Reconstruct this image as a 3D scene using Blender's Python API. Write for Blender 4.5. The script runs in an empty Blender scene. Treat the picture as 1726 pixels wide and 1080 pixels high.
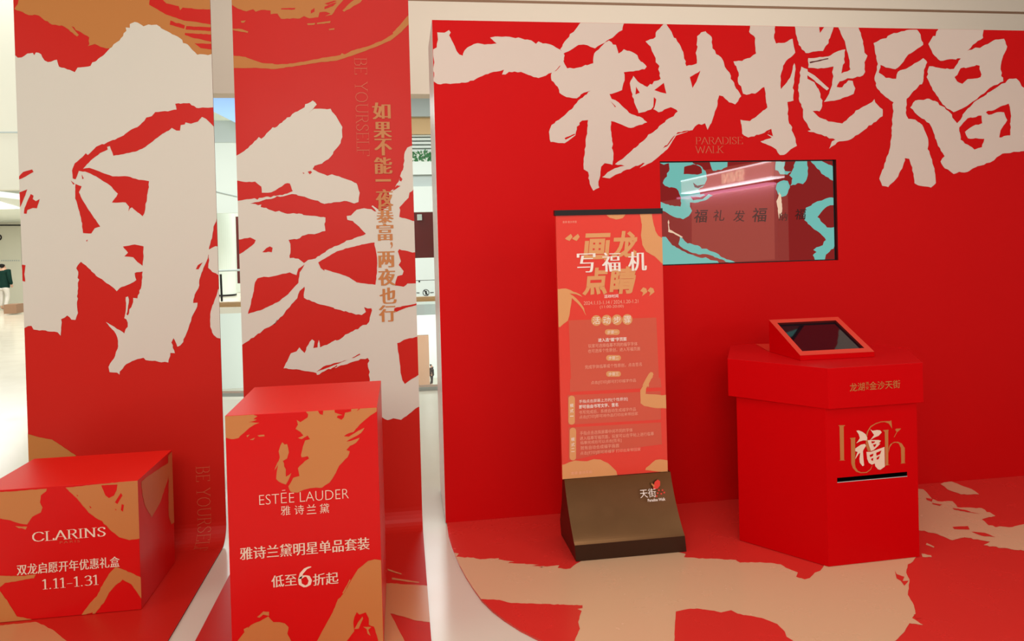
import bpy, bmesh, math, random
from mathutils import Vector, Matrix
from mathutils.geometry import tessellate_polygon
random.seed(7)
C = bpy.context.scene.collection

# ------------------------------------------------------------------ camera
W, H = 1726, 1080
F, PY, YAW, PITCH, ROLL, EYE = 1250.7, 421.46, 0.14778, 0.011736, -0.026097, 1.5
cy_, sy_ = math.cos(YAW), math.sin(YAW)
FW = Vector((sy_*math.cos(PITCH), cy_*math.cos(PITCH), -math.sin(PITCH)))
r0 = Vector((cy_, -sy_, 0)); u0 = r0.cross(FW)
RT = math.cos(ROLL)*r0 + math.sin(ROLL)*u0
UP = -math.sin(ROLL)*r0 + math.cos(ROLL)*u0
cam_d = bpy.data.cameras.new('camera'); cam = bpy.data.objects.new('camera', cam_d); C.objects.link(cam)
m = Matrix.Identity(4)
for i in range(3):
    m[i][0], m[i][1], m[i][2] = RT[i], UP[i], -FW[i]
m[2][3] = EYE
cam.matrix_world = m
cam_d.sensor_width = 36; cam_d.sensor_fit = 'HORIZONTAL'; cam_d.lens = F/W*36
cam_d.shift_y = -(H/2-PY)/W
cam_d.clip_end = 300
bpy.context.scene.camera = cam

# ------------------------------------------------------------------ world, lights, exposure
vs = bpy.context.scene.view_settings
vs.view_transform = 'Standard'; vs.look = 'None'; vs.exposure = 0.0; vs.gamma = 1
world = bpy.data.worlds.new('hall_daylight'); bpy.context.scene.world = world; world.use_nodes = True
bg = world.node_tree.nodes['Background']; bg.inputs[0].default_value = (1, .955, .90, 1); bg.inputs[1].default_value = 0.33

def area(name, loc, target, sx, sy, power, col=(1, .95, .88)):
    d = bpy.data.lights.new(name, 'AREA'); d.shape = 'RECTANGLE'; d.size = sx; d.size_y = sy; d.energy = power; d.color = col
    o = bpy.data.objects.new(name, d); C.objects.link(o); o.location = loc
    o.rotation_euler = (Vector(target)-Vector(loc)).to_track_quat('-Z', 'Y').to_euler()
    return o
area('ceiling_light_bank', (0.4, 1.4, 3.9), (0.4, 1.7, 0), 3.4, 1.2, 50)
area('ceiling_light_right', (4.0, 0.2, 3.0), (1.8, 3.6, 0.6), 1.0, .8, 20)
area('front_fill_light', (-0.7, -1.6, 2.7), (0.4, 3.6, 0.9), 2.8, 1.4, 84)  # added fill behind the camera, stands for no particular lamp
area('daylight_side', (-4.6, 1.4, 2.6), (-1.2, 3.9, 1.4), 2.4, 2.0, 44, (.88, 1, .93))
area('fascia_fill_left', (-6.5, 8.6, 3.4), (-6.5, 12, 3.2), 4, 1.2, 80, (1, 1, .95))  # unseen area lamp, put in to brighten the left fascia
area('gallery_fill', (-3.5, 25.5, 6.1), (-3.5, 25.5, 0), 9, 4, 700, (.97, 1, .96))  # extra unseen lamp that lifts the far gallery around the column
area('bulkhead_fill', (2.5, 5.4, 3.9), (2.5, 8, 3.7), 7, .6, 62)  # hidden behind the red wall, added only to brighten the bulkhead
area('atrium_light', (-1, 15, 6.0), (-1, 15, 0), 14, 8, 1500, (.95, 1, .97))
area('left_hall_fill', (-10, 18, 2.42), (-10, 18, 0), 4, 8, 230, (1, 1, .95))  # fill added under the hall ceiling to lighten the far left
area('lower_hall_fill', (0, 45, -1), (0, 58, -7), 20, 6, 4500, (.96, 1, .98))  # added light for the lower wall and floor, no fixture modelled

# ------------------------------------------------------------------ helpers
def un(px, py, n, d):
    """photo pixel -> point of the real surface n.p = d"""
    v = RT*((px-863)/F) - UP*((py-PY)/F) + FW
    o = Vector((0, 0, EYE)); n = Vector(n)
    t = (d - n.dot(o))/n.dot(v)
    return o + v*t

class Plane:
    """a real surface: origin, horizontal axis U, up axis V, normal N towards the viewer"""
    def __init__(s, O, U, V):
        s.O = Vector(O); s.U = Vector(U).normalized(); s.V = Vector(V).normalized(); s.N = s.U.cross(s.V)
        s.d = s.N.dot(s.O)
    def uv(s, px, py):
        p = un(px, py, s.N, s.d) - s.O
        return p.dot(s.U), p.dot(s.V)
    def at(s, u, v, e=0): return s.O + s.U*u + s.V*v + s.N*e

def lin(c):
    return tuple((x/255/12.92 if x/255 <= .04045 else ((x/255+.055)/1.055)**2.4) for x in c)
def mat(name, rgb, rough=.5, spec=.5, metal=0, emit=None, es=1, coat=0, noise=0, nscale=6, bump=0, alpha=1, trans=0, ior=1.5):
    M = bpy.data.materials.new(name); M.use_nodes = True; nt = M.node_tree; b = nt.nodes['Principled BSDF']
    c = (*lin(rgb), 1); b.inputs['Base Color'].default_value = c
    b.inputs['Roughness'].default_value = rough; b.inputs['Specular IOR Level'].default_value = spec
    b.inputs['Metallic'].default_value = metal; b.inputs['IOR'].default_value = ior
    if coat: b.inputs['Coat Weight'].default_value = coat; b.inputs['Coat Roughness'].default_value = .08
    if trans: b.inputs['Transmission Weight'].default_value = trans
    if alpha < 1: b.inputs['Alpha'].default_value = alpha
    if emit: b.inputs['Emission Color'].default_value = (*lin(emit), 1); b.inputs['Emission Strength'].default_value = es
    if noise or bump:
        tc = nt.nodes.new('ShaderNodeTexCoord'); n = nt.nodes.new('ShaderNodeTexNoise')
        n.inputs['Scale'].default_value = nscale; n.inputs['Detail'].default_value = 5
        nt.links.new(tc.outputs['Object'], n.inputs['Vector'])
        if noise:
            r = nt.nodes.new('ShaderNodeMapRange'); r.inputs['To Min'].default_value = max(.02, rough-noise); r.inputs['To Max'].default_value = rough+noise
            nt.links.new(n.outputs['Fac'], r.inputs['Value']); nt.links.new(r.outputs['Result'], b.inputs['Roughness'])
        if bump:
            bn = nt.nodes.new('ShaderNodeBump'); bn.inputs['Strength'].default_value = bump; bn.inputs['Distance'].default_value = .002
            nt.links.new(n.outputs['Fac'], bn.inputs['Height']); nt.links.new(bn.outputs['Normal'], b.inputs['Normal'])
    return M

M = {}
M['red'] = mat('red_print_vinyl', (210, 9, 11), .5, .10, noise=.06, nscale=3)
M['banner_red'] = mat('red_banner_vinyl', (200, 32, 22), .38, .18, noise=.05, nscale=3)
M['beige'] = mat('cream_print', (222, 203, 190), .45, .2)
M['banner_cream'] = mat('cream_banner_print', (216, 207, 193), .45, .2)
M['gold'] = mat('bronze_print', (190, 120, 60), .45, .2)
M['gold2'] = mat('bronze_ink', (196, 122, 62), .45, .4)
M['faint'] = mat('pale_bronze_ink', (206, 96, 62), .45, .4)
M['cream_ink'] = mat('cream_ink', (240, 214, 190), .5, .4)
M['mat_red'] = mat('red_floor_vinyl', (220, 52, 44), .26, .5, noise=.08, nscale=5)
M['mat_gold'] = mat('tan_floor_print', (224, 182, 142), .26, .5, noise=.08, nscale=5)
M['side'] = mat('pinkish_side_panel', (236, 200, 194), .3, .5)
M['edge'] = mat('dark_red_edge', (90, 12, 12), .6, .3)
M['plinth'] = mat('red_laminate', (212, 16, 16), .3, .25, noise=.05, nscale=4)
M['plinth_top'] = mat('red_laminate_lit_top', (242, 32, 20), .4, .2)  # same red laminate, its colour lightened for light from above
M['plinth_gold'] = mat('bronze_laminate_print', (198, 124, 66), .32, .5)
M['tile'] = mat('cream_stone_tile', (224, 214, 196), .16, .5, noise=.05, nscale=4)
M['cream'] = mat('cream_wall_paint', (232, 216, 198), .6, .3)
M['hall_cream'] = mat('pale_cream_plaster', (228, 226, 208), .6, .3)
M['tongue_gold'] = mat('bronze_floor_print', (204, 136, 88), .26, .5)
M['white'] = mat('cool_white_panel', (226, 234, 226), .5, .3)
M['grey'] = mat('pale_grey_panel', (186, 196, 192), .5, .3)
M['dark'] = mat('black_plastic', (20, 14, 14), .4, .4)
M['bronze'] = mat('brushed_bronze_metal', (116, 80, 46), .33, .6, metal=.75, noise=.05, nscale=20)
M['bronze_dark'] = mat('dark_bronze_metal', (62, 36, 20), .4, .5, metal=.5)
M['kiosk'] = mat('red_painted_board', (208, 0, 6), .45, .06, noise=.05, nscale=4)
M['kiosk_top'] = mat('red_painted_top', (216, 14, 18), .34, .3)
M['frame'] = mat('orange_red_frame', (232, 66, 46), .35, .5)
M['screen_off'] = mat('dark_glass_screen', (22, 16, 24), .04, .8)
M['poster'] = mat('orange_red_poster', (232, 58, 42), .3, .5, coat=.5)
M['poster2'] = mat('sheen_tinted_poster_panel', (214, 84, 60), .3, .5, coat=.5)  # lighter text panels, orange sheen of the reflected floor mixed into the colour
M['poster_gold'] = mat('tan_poster_ink', (226, 158, 100), .35, .4, coat=.5)
M['white_ink'] = mat('white_ink', (248, 236, 226), .5, .4)
M['rose_ink'] = mat('pale_rose_ink', (240, 176, 150), .5, .4)
M['teal'] = mat('teal_screen_image', (20, 40, 40), 0.015, .5, emit=(112, 186, 176), es=.92, ior=1.48)
M['scr_red'] = mat('dark_red_screen_image', (30, 2, 2), 0.015, .5, emit=(132, 12, 10), es=.92, ior=1.48)
M['scr_salmon'] = mat('salmon_screen_reflection', (40, 8, 6), .015, .5, emit=(150, 46, 36), es=.92, ior=1.48)  # shop-front reflection put into the screen's glow colour
M['scr_ink'] = mat('black_screen_lettering', (8, 4, 4), 0.015, .5, emit=(54, 14, 10), es=1, ior=1.48)
M['scr_white'] = mat('white_screen_strokes', (60, 50, 45), 0.015, .5, emit=(222, 190, 160), es=1, ior=1.48)
M['maroon'] = mat('maroon_shop_panel', (92, 24, 26), .3, .5)
M['wood'] = mat('pale_wood', (214, 178, 128), .5, .4)
M['brown'] = mat('brown_post', (150, 116, 92), .6, .3)
M['sky'] = mat('blue_skylight_glass', (150, 190, 240), .3, .3, emit=(150, 188, 240), es=.55)
M['lamp'] = mat('lamp_panel', (250, 250, 250), .5, .3, emit=(255, 250, 255), es=1.3)
M['signlight'] = mat('backlit_sign_face', (250, 240, 235), .4, .3, emit=(255, 190, 180), es=5)
M['signedge'] = mat('bright_sign_edge', (250, 250, 250), .4, .3, emit=(255, 250, 255), es=16)
M['signpink'] = mat('backlit_pink_strip', (250, 200, 230), .4, .3, emit=(255, 170, 215), es=9)
M['shopwall'] = mat('backlit_shop_front', (250, 240, 230), .4, .3, emit=(255, 222, 200), es=.9)
M['signletter'] = mat('lit_sign_letter', (250, 240, 220), .5, .3, emit=(255, 240, 205), es=9)
M['leaf'] = mat('green_leaf', (70, 130, 80), .6, .3)
M['green_coat'] = mat('dark_green_coat', (14, 50, 42), .8, .2)
M['skin'] = mat('skin', (205, 160, 135), .6, .3)
M['hair'] = mat('black_hair', (18, 14, 14), .6, .3)
M['pale_cloth'] = mat('pale_cloth', (220, 214, 206), .8, .2)
M['dark_cloth'] = mat('dark_cloth', (52, 42, 42), .8, .2)
M['butterfly'] = mat('red_emblem', (226, 60, 44), .5, .3)
gm = bpy.data.materials.new('clear_glass'); gm.use_nodes = True
nt = gm.node_tree; nt.nodes.clear(); out = nt.nodes.new('ShaderNodeOutputMaterial'); mx = nt.nodes.new('ShaderNodeMixShader')
tr = nt.nodes.new('ShaderNodeBsdfTransparent'); tr.inputs[0].default_value = (.93, .97, .95, 1); gl = nt.nodes.new('ShaderNodeBsdfGlossy'); gl.inputs['Roughness'].default_value = .05
mx.inputs[0].default_value = .1; nt.links.new(tr.outputs[0], mx.inputs[1]); nt.links.new(gl.outputs[0], mx.inputs[2]); nt.links.new(mx.outputs[0], out.inputs[0])
M['glass'] = gm

class B:
    """collects geometry, builds ONE mesh object"""
    def __init__(s): s.v = []; s.f = []; s.mi = []; s.mats = []; s.k = 0
    def m(s, name):
        if name not in s.mats: s.mats.append(name)
        return s.mats.index(name)
    def face(s, pts, mt):
        i = len(s.v); s.v += [Vector(p) for p in pts]; s.f.append(list(range(i, i+len(pts)))); s.mi.append(s.m(mt))
    def box(s, a, b, mt):
        x0, y0, z0 = a; x1, y1, z1 = b
        s.prism([(x0, y0), (x1, y0), (x1, y1), (x0, y1)], z0, z1, mt)
    def prism(s, poly, z0, z1, mt, top=None):
        n = len(poly); i = len(s.v)
        s.v += [Vector((x, y, z0)) for x, y in poly] + [Vector((x, y, z1)) for x, y in poly]
        k = s.m(mt); kt = s.m(top or mt)
        for j in range(n):
            s.f.append([i+j, i+(j+1) % n, i+n+(j+1) % n, i+n+j]); s.mi.append(k)
        s.f.append([i+j for j in range(n)][::-1]); s.mi.append(k)
        s.f.append([i+n+j for j in range(n)]); s.mi.append(kt)
    def cyl(s, c, r, z0, z1, mt, n=24):
        s.prism([(c[0]+r*math.cos(a*2*math.pi/n), c[1]+r*math.sin(a*2*math.pi/n)) for a in range(n)], z0, z1, mt)
    def flat(s, P, poly, mt, e):
        """filled outline given in the surface's own metres"""
        tri = tessellate_polygon([[Vector((u, v, 0)) for u, v in poly]])
        s.k += 1; e += s.k*2.5e-5
        i = len(s.v); s.v += [P.at(u, v, e) for u, v in poly]; k = s.m(mt)
        area = sum(poly[j][0]*poly[(j+1) % len(poly)][1]-poly[(j+1) % len(poly)][0]*poly[j][1] for j in range(len(poly)))
        for t in tri:
            a, b, c = [Vector(poly[q]) for q in t]
            cr = (b.x-a.x)*(c.y-a.y)-(b.y-a.y)*(c.x-a.x)
            t = list(t) if cr > 0 else list(t)[::-1]
            s.f.append([i+q for q in t]); s.mi.append(k)
    def tris(s, P, verts, faces, mt, e):
        k = s.m(mt); s.k += 1; e += (s.k % 4)*1.2e-4
        for n, f in enumerate(faces):
            i = len(s.v); s.v += [P.at(*verts[q], e + (n % 7)*4e-5) for q in f]
            s.f.append(list(range(i, i+len(f)))); s.mi.append(k)
    def build(s, name, parent=None, clips=(), fn=None, bevel=0, smooth=False):
        me = bpy.data.meshes.new(name)
        me.from_pydata([tuple(fn(p) if fn else p) for p in s.v], [], s.f)
        for q in s.mats: me.materials.append(M[q])
        for p, k in zip(me.polygons, s.mi): p.material_index = k
        if clips:
            bm = bmesh.new(); bm.from_mesh(me)
            for co, no in clips:
                bmesh.ops.bisect_plane(bm, geom=bm.verts[:]+bm.edges[:]+bm.faces[:], plane_co=co, plane_no=no, clear_outer=True)
            bm.to_mesh(me); bm.free()
        me.validate(); me.update()
        o = bpy.data.objects.new(name, me); C.objects.link(o)
        if smooth:
            for p in me.polygons: p.use_smooth = True
        if bevel:
            md = o.modifiers.new('bevel', 'BEVEL'); md.width = bevel; md.segments = 2; md.limit_method = 'ANGLE'
        if parent: o.parent = parent
        return o

def tag(o, label, cat, group=None):
    o['label'] = label; o['category'] = cat
    if group: o['group'] = group
    return o
def struct(o): o['kind'] = 'structure'; return o
def empty(name, label, cat, loc=(0, 0, 0)):
    """an Empty at the thing's base; parts are built in world metres, so the parent inverse keeps them put"""
    o = bpy.data.objects.new(name, None); C.objects.link(o); o.location = loc; o.empty_display_size = .1
    return tag(o, label, cat)
def adopt(par):
    for o in C.objects:
        if o.parent == par: o.matrix_parent_inverse = Matrix.Translation(-Vector(par.location))

def pts(s):
    return [tuple(float(a) for a in p.split(',')) for p in s.split()]
def rough(poly, amp=.8, step=7):
    """torn brush edge: split long sides and jitter them"""
    o = []
    for i, p in enumerate(poly):
        q = poly[(i+1) % len(poly)]; L = math.hypot(q[0]-p[0], q[1]-p[1]); o.append(p)
        n = int(L/step)
        if L > 400: continue
        for k in range(1, n):
            t = (k+random.uniform(-.3, .3))/n; a = random.uniform(-amp, amp)
            if random.random() < .13: a *= 2.6
            o.append((p[0]+(q[0]-p[0])*t-(q[1]-p[1])/L*a, p[1]+(q[1]-p[1])*t+(q[0]-p[0])/L*a))
    return o
def art(b, P, s, mt, e, z, amp=.95, step=4.5):
    """outline traced on the print, z = (ox, oy, scale) of the tracing"""
    ox, oy, sc = z
    if isinstance(s, str): s = pts(s)
    px = [(ox+x/sc, oy+y/sc) for x, y in s]
    if amp: px = rough(px, amp, step)
    b.flat(P, [P.uv(x, y) for x, y in px], mt, e)
def join(*segs):
    """pieces of one outline traced at different magnifications -> photo pixels"""
    o = []
    for z, s in segs:
        o += [(z[0]+x/z[2], z[1]+y/z[2]) for x, y in pts(s)]
    return o
def merge(parent, child):
    me = parent.data; ch = child.data; bm = bmesh.new(); bm.from_mesh(me); n0 = len(bm.faces)
    idx = []
    for q in ch.materials:
        if q.name not in [k.name for k in me.materials]: me.materials.append(q)
        idx.append([k.name for k in me.materials].index(q.name))
    bm.from_mesh(ch); bm.faces.ensure_lookup_table()
    for f in bm.faces[n0:]: f.material_index = idx[f.material_index]
    bm.to_mesh(me); bm.free(); bpy.data.objects.remove(child)
ID = (0, 0, 1)

# ---- lettering
_cache = {}
def glyphs(s, bold=0.0, spacing=1.0):
    k = (s, bold, spacing)
    if k in _cache: return _cache[k]
    cu = bpy.data.curves.new('lettering', 'FONT'); cu.body = s; cu.offset = bold; cu.resolution_u = 3; cu.fill_mode = 'FRONT'; cu.space_character = spacing
    o = bpy.data.objects.new('lettering', cu); C.objects.link(o)
    dg = bpy.context.evaluated_depsgraph_get(); me = bpy.data.meshes.new_from_object(o.evaluated_get(dg))
    v = [(p.co.x, p.co.y) for p in me.vertices]; f = []
    for p in me.polygons:
        t = list(p.vertices); a = 0
        for j in range(len(t)):
            x0, y0 = v[t[j]]; x1, y1 = v[t[(j+1) % len(t)]]; a += x0*y1-x1*y0
        f.append(t if a > 0 else t[::-1])
    bpy.data.objects.remove(o); bpy.data.curves.remove(cu); bpy.data.meshes.remove(me)
    _cache[k] = (v, f); return v, f
# broad-nib serif capitals for the engraved-looking lines
S_ = {
 'A': (.74, [[(.04,0),(.37,1),(.70,0)], [(.15,.33),(.59,.33)]], [(-.03,.14,0),(.58,.84,0)]),
 'B': (.66, [[(.12,0),(.12,1),(.40,1),(.52,.88),(.52,.65),(.40,.53),(.12,.53)], [(.40,.53),(.58,.42),(.58,.12),(.42,0),(.12,0)]], [(0,.12,0),(0,.12,1)]),
 'C': (.78, [[(.72,.78),(.62,.94),(.42,1),(.2,.9),(.08,.66),(.08,.34),(.2,.1),(.42,0),(.62,.06),(.74,.24)]], []),
 'D': (.76, [[(.12,0),(.12,1),(.38,1),(.62,.84),(.68,.5),(.62,.16),(.38,0),(.12,0)]], [(0,.12,0),(0,.12,1)]),
 'E': (.60, [[(.54,.84),(.54,1),(.12,1),(.12,0),(.56,0),(.56,.18)], [(.12,.52),(.42,.52)]], [(0,.12,0),(0,.12,1)]),
 'F': (.56, [[(.54,.82),(.54,1),(.12,1),(.12,0)], [(.12,.50),(.42,.50)]], [(0,.26,0),(0,.12,1)]),
 'I': (.28, [[(.12,0),(.12,1)]], [(0,.26,0),(0,.26,1)]),
 'K': (.68, [[(.12,0),(.12,1)], [(.60,1),(.14,.48)], [(.24,.58),(.62,0)]], [(0,.26,0),(0,.26,1),(.48,.72,1),(.5,.74,0)]),
 'L': (.56, [[(.12,1),(.12,0),(.54,0),(.54,.2)]], [(0,.26,1),(0,.12,0)]),
 'N': (.80, [[(.12,0),(.12,1),(.66,0),(.66,1)]], [(0,.26,0),(0,.12,1),(.54,.8,1)]),
 'O': (.86, [[(.42,1),(.2,.9),(.08,.66),(.08,.34),(.2,.1),(.42,0),(.64,.1),(.76,.34),(.76,.66),(.64,.9),(.42,1)]], []),
 'P': (.60, [[(.12,0),(.12,1),(.40,1),(.54,.88),(.54,.6),(.40,.47),(.12,.47)]], [(0,.26,0),(0,.12,1)]),
 'R': (.68, [[(.12,0),(.12,1),(.40,1),(.54,.88),(.54,.64),(.40,.52),(.12,.52)], [(.34,.52),(.62,0)]], [(0,.26,0),(0,.12,1),(.56,.72,0)]),
 'S': (.58, [[(.48,.78),(.46,.92),(.3,1),(.12,.92),(.08,.74),(.2,.58),(.4,.44),(.5,.26),(.42,.07),(.26,0),(.1,.06),(.06,.24)]], []),
 'U': (.78, [[(.12,1),(.12,.28),(.2,.06),(.4,0),(.58,.08),(.64,.28),(.64,1)]], [(0,.26,1),(.54,.76,1)]),
 'W': (1.06, [[(.04,1),(.28,0),(.53,.9),(.78,0),(1.0,1)]], [(-.04,.14,1),(.9,1.08,1)]),
 'Y': (.70, [[(.04,1),(.34,.5),(.34,0)], [(.64,1),(.34,.5)]], [(.2,.48,0),(-.04,.14,1),(.54,.74,1)]),
 '1': (.44, [[(.06,.86),(.22,1),(.22,0)]], [(.06,.38,0)]),
 '3': (.56, [[(.06,.84),(.14,.96),(.28,1),(.44,.9),(.44,.66),(.32,.54),(.2,.53)], [(.32,.54),(.48,.42),(.5,.2),(.38,.03),(.22,0),(.06,.08)]], []),
 '.': (.24, [[(.08,.0),(.08,.06)]], []),
 '-': (.46, [[(.06,.36),(.36,.36)]], []),
 '6': (.62, [[(.52,1),(.34,.92),(.16,.7),(.08,.4),(.1,.16),(.3,0),(.48,.1),(.53,.3),(.44,.52),(.28,.57),(.12,.46)]], []),
 ' ': (.45, [], []),
}
def serif(s, thick=.1, thin=.03, gap=.06):
    V, Fc = [], []; x = 0
    def hull(ps):
        ps = sorted(set(ps)); lo, hi = [], []
        def c(o, a, b): return (a[0]-o[0])*(b[1]-o[1])-(a[1]-o[1])*(b[0]-o[0])
        for p in ps:
            while len(lo) > 1 and c(lo[-2], lo[-1], p) <= 0: lo.pop()
            lo.append(p)
        for p in ps[::-1]:
            while len(hi) > 1 and c(hi[-2], hi[-1], p) <= 0: hi.pop()
            hi.append(p)
        return lo[:-1]+hi[:-1]
    def add(a, b, t, h):
        q = []
        for p in (a, b):
            for dx in (-t/2, t/2):
                for dy in (-h/2, h/2): q.append((round(p[0]+dx, 4), round(p[1]+dy, 4)))
        hl = hull(q); i = len(V); V.extend(hl); Fc.append(list(range(i, i+len(hl))))
    for ch in s:
        w, st, sf = S_[ch]
        for pl in st:
            for a, b in zip(pl, pl[1:]): add((x+a[0], a[1]), (x+b[0], b[1]), thick, thin)
        for a, b, y in sf: add((x+a, y), (x+b, y), thin, thin)
        x += w+gap
    return V, Fc
def place(b, P, g, cx, cy, w, h, mt, e, rot=0, song=0, shear=0):
    """put lettering on a surface: centre, width and height in photo pixels at that spot"""
    v, f = g
    if not v: return
    x0 = min(p[0] for p in v); x1 = max(p[0] for p in v); y0 = min(p[1] for p in v); y1 = max(p[1] for p in v)
    c = P.uv(cx, cy)
    mu = abs(P.uv(cx+5, cy)[0]-P.uv(cx-5, cy)[0])/10; mv = abs(P.uv(cx, cy+5)[1]-P.uv(cx, cy-5)[1])/10
    if rot: sx = h*mv/(x1-x0); sy = w*mu/(y1-y0)
    else: sx = w*mu/(x1-x0) if w else None; sy = h*mv/(y1-y0) if h else None
    sx = sx or sy; sy = sy or sx
    reps = [0] if not song else [-song, -song/3, song/3, song]
    for dx in reps:
        q = []
        for p in v:
            X = (p[0]-(x0+x1)/2)*sx + dx*sy; Y = (p[1]-(y0+y1)/2)*sy; X += shear*Y
            q.append((c[0]+Y, c[1]-X) if rot else (c[0]+X, c[1]+Y))
        b.tris(P, q, f, mt, e + (dx*.0004 if song else 0))

# ------------------------------------------------------------------ main dimensions (metres)
D = 3.978            # plane of the display wall and banners
WX, WH, WT = .194, 2.689, .549
Z5 = (720, 20, 3.411); Z6 = (1220, 20, 3.411)
A_ = (0, 0, 4.315); Bz = (0, 230, 4.315); Cz = (0, 430, 4.315)
Dz = (380, 0, 4.794); Ez = (380, 160, 4.794); Fz = (380, 340, 4.794); Gz = (380, 530, 4.794)
wallP = Plane((0, D, 0), (1, 0, 0), (0, 0, 1))
floorP = Plane((0, 0, 0), (1, 0, 0), (0, 1, 0))
def rect_clip(x0, x1, z0, z1):
    return [((x0, 0, 0), (-1, 0, 0)), ((x1, 0, 0), (1, 0, 0)), ((0, 0, z0), (0, 0, -1)), ((0, 0, z1), (0, 0, 1))]

# ------------------------------------------------------------------ floor and hall shell
b = B(); b.box((-9, -9, -.25), (9, 7.72, -.006), 'tile'); b.prism([(-2.75, 7.72), (-9, 22), (-22, 22), (-22, 7.72)], -.25, -.006, 'tile'); struct(b.build('floor'))
b = B(); b.box((-24, 22.2, -.35), (14, 30, -.01), 'tile'); struct(b.build('floor_opposite'))
b = B(); b.box((-24, 7.5, -9.8), (24, 62, -9.5), 'tile'); struct(b.build('floor_lower'))
# bulkhead over the atrium edge, with its dark joint line
b = B(); b.box((-2.6, 8, 3.1), (9, 8.25, 4.09), 'cream'); b.box((-2.6, 8.02, 4.09), (9, 8.25, 4.12), 'brown'); b.box((-2.6, 8, 4.12), (9, 8.25, 4.9), 'cream'); struct(b.build('trim_1'))
b = B(); b.box((-24, 30, -.4), (14, 30.3, 9), 'white'); struct(b.build('wall_far'))
b = B(); b.box((-24, 61, -9.5), (24, 61.3, 0), 'white'); struct(b.build('wall_lower'))
b = B(); b.box((-24, 22.3, 6.2), (14, 30, 6.4), 'white'); struct(b.build('ceiling'))
# left hall: far wall with a framed panel, ceiling
b = B(); b.box((-22, 24, -.3), (-7.4, 24.2, 12), 'hall_cream'); struct(b.build('wall_left'))
b = B(); b.box((-18, 12, 2.46), (-3.7, 12.2, 7), 'hall_cream'); b.box((-18, 11.98, 3.3), (-3.7, 12, 3.32), 'grey'); struct(b.build('trim_8'))
b = B(); b.box((-18, 12.2, 2.46), (-6.6, 23.9, 2.56), 'white')
struct(b.build('ceiling_left'))

def on(px, py, y):           # a point of the photo at depth y
    return un(px, py, (0, 1, 0), y)

# ------------------------------------------------------------------ display wall
hx0, hx1, hz0, hz1 = 1.438, 2.504, 1.342, 1.925
X1 = 5.2
b = B()
xs = [WX, hx0, hx1, X1]; zs = [0, hz0, hz1, WH]
for i in range(3):
    for j in range(3):
        if i == 1 and j == 1: continue
        b.face([(xs[i], D, zs[j]), (xs[i+1], D, zs[j]), (xs[i+1], D, zs[j+1]), (xs[i], D, zs[j+1])], 'red')
r = .03; SD = .018
b.face([(hx0, D, hz0), (hx0, D, hz1), (hx0, D+r, hz1), (hx0, D+r, hz0)], 'edge'); b.face([(hx1, D, hz1), (hx1, D, hz0), (hx1, D+r, hz0), (hx1, D+r, hz1)], 'edge')
b.face([(hx0, D, hz1), (hx1, D, hz1), (hx1, D+r, hz1), (hx0, D+r, hz1)], 'edge'); b.face([(hx1, D, hz0), (hx0, D, hz0), (hx0, D+r, hz0), (hx1, D+r, hz0)], 'red')
b.face([(WX, D+WT, 0), (WX, D, 0), (WX, D, WH), (WX, D+WT, WH)], 'side'); b.face([(X1, D, 0), (X1, D+WT, 0), (X1, D+WT, WH), (X1, D, WH)], 'red')
b.face([(WX, D, WH), (X1, D, WH), (X1, D+WT, WH), (WX, D+WT, WH)], 'edge'); b.face([(X1, D+WT, 0), (WX, D+WT, 0), (WX, D+WT, WH), (X1, D+WT, WH)], 'cream')
display_wall = tag(b.build('display_wall'), 'large freestanding red wall with cream brush calligraphy along its top', 'display wall')

def done(lb):
    o = c.build('brush_character', display_wall, clips=rect_clip(WX, X1, 0, WH-.001)); o['label'] = lb
c = B(); P = wallP
art(c, P, join((Z5, "35,215 55,205 62,160 58,118 100,120 125,105 135,150 150,180 165,215 185,245 205,252 215,222 240,200 290,180 330,188 400,182 362,148 390,142 450,142 540,152 600,165 625,184 640,170 665,182 710,188 740,205 765,218 790,250 785,270 778,300 760,312 735,340 715,350 660,374 640,380 580,362 540,345 470,345 430,360 442,332 380,345 300,375 220,407 150,412 60,415 38,400")), 'beige', .0008, ID)
done('cream brush character, one broad horizontal stroke'); c = B(); c.k = 2
art(c, P, "765,215 800,160 850,105 885,60 1135,60 1122,105 1085,130 1045,158 1020,178 965,210 940,202 900,188 870,190 780,242", 'beige', .0009, Z5)
art(c, P, "775,240 790,300 805,325 860,322 955,295 960,240 1000,200 1045,165 1085,190 1100,240 1130,215 1195,240 1215,270 1262,315 1250,330 1200,338 1130,347 1135,380 1120,450 1080,465 1048,472 1060,500 1100,520 1130,550 1160,580 1240,612 1265,635 1220,650 1170,667 1110,645 1057,628 1055,680 1068,760 1070,830 1065,880 1020,870 1000,890 990,960 990,1010 955,1028 935,990 925,920 900,905 900,860 905,790 920,700 925,622 890,625 860,660 852,710 790,755 710,748 700,690 715,650 770,610 830,560 880,500 942,452 900,465 860,497 800,490 760,465 750,430 715,395 712,360 740,340 770,300", 'beige', .001, Z5)
art(c, P, "1255,170 1300,155 1320,110 1345,85 1370,60 1380,80 1410,130 1450,185 1475,250 1490,312 1550,297 1552,140 1575,118 1600,112 1635,145 1640,210 1690,262 1720,330 1738,350 1775,440 1805,485 1770,532 1735,520 1700,485 1678,480 1660,560 1640,620 1612,678 1597,640 1550,650 1525,680 1440,692 1400,735 1380,765 1340,800 1300,850 1240,868 1180,895 1100,930 1050,957 1005,950 1050,915 1095,895 1135,885 1080,875 1150,820 1250,735 1350,645 1440,573 1400,548 1330,577 1300,560 1215,582 1190,520 1170,440 1165,410 1185,368 1210,400 1265,432 1342,385 1325,300 1300,240 1285,200", 'beige', .0011, Z5)
art(c, P, "1250,870 1300,830 1390,760 1430,705 1520,680 1430,712 1380,790 1290,865 1220,898", 'beige', .0011, Z5, .4)
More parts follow.
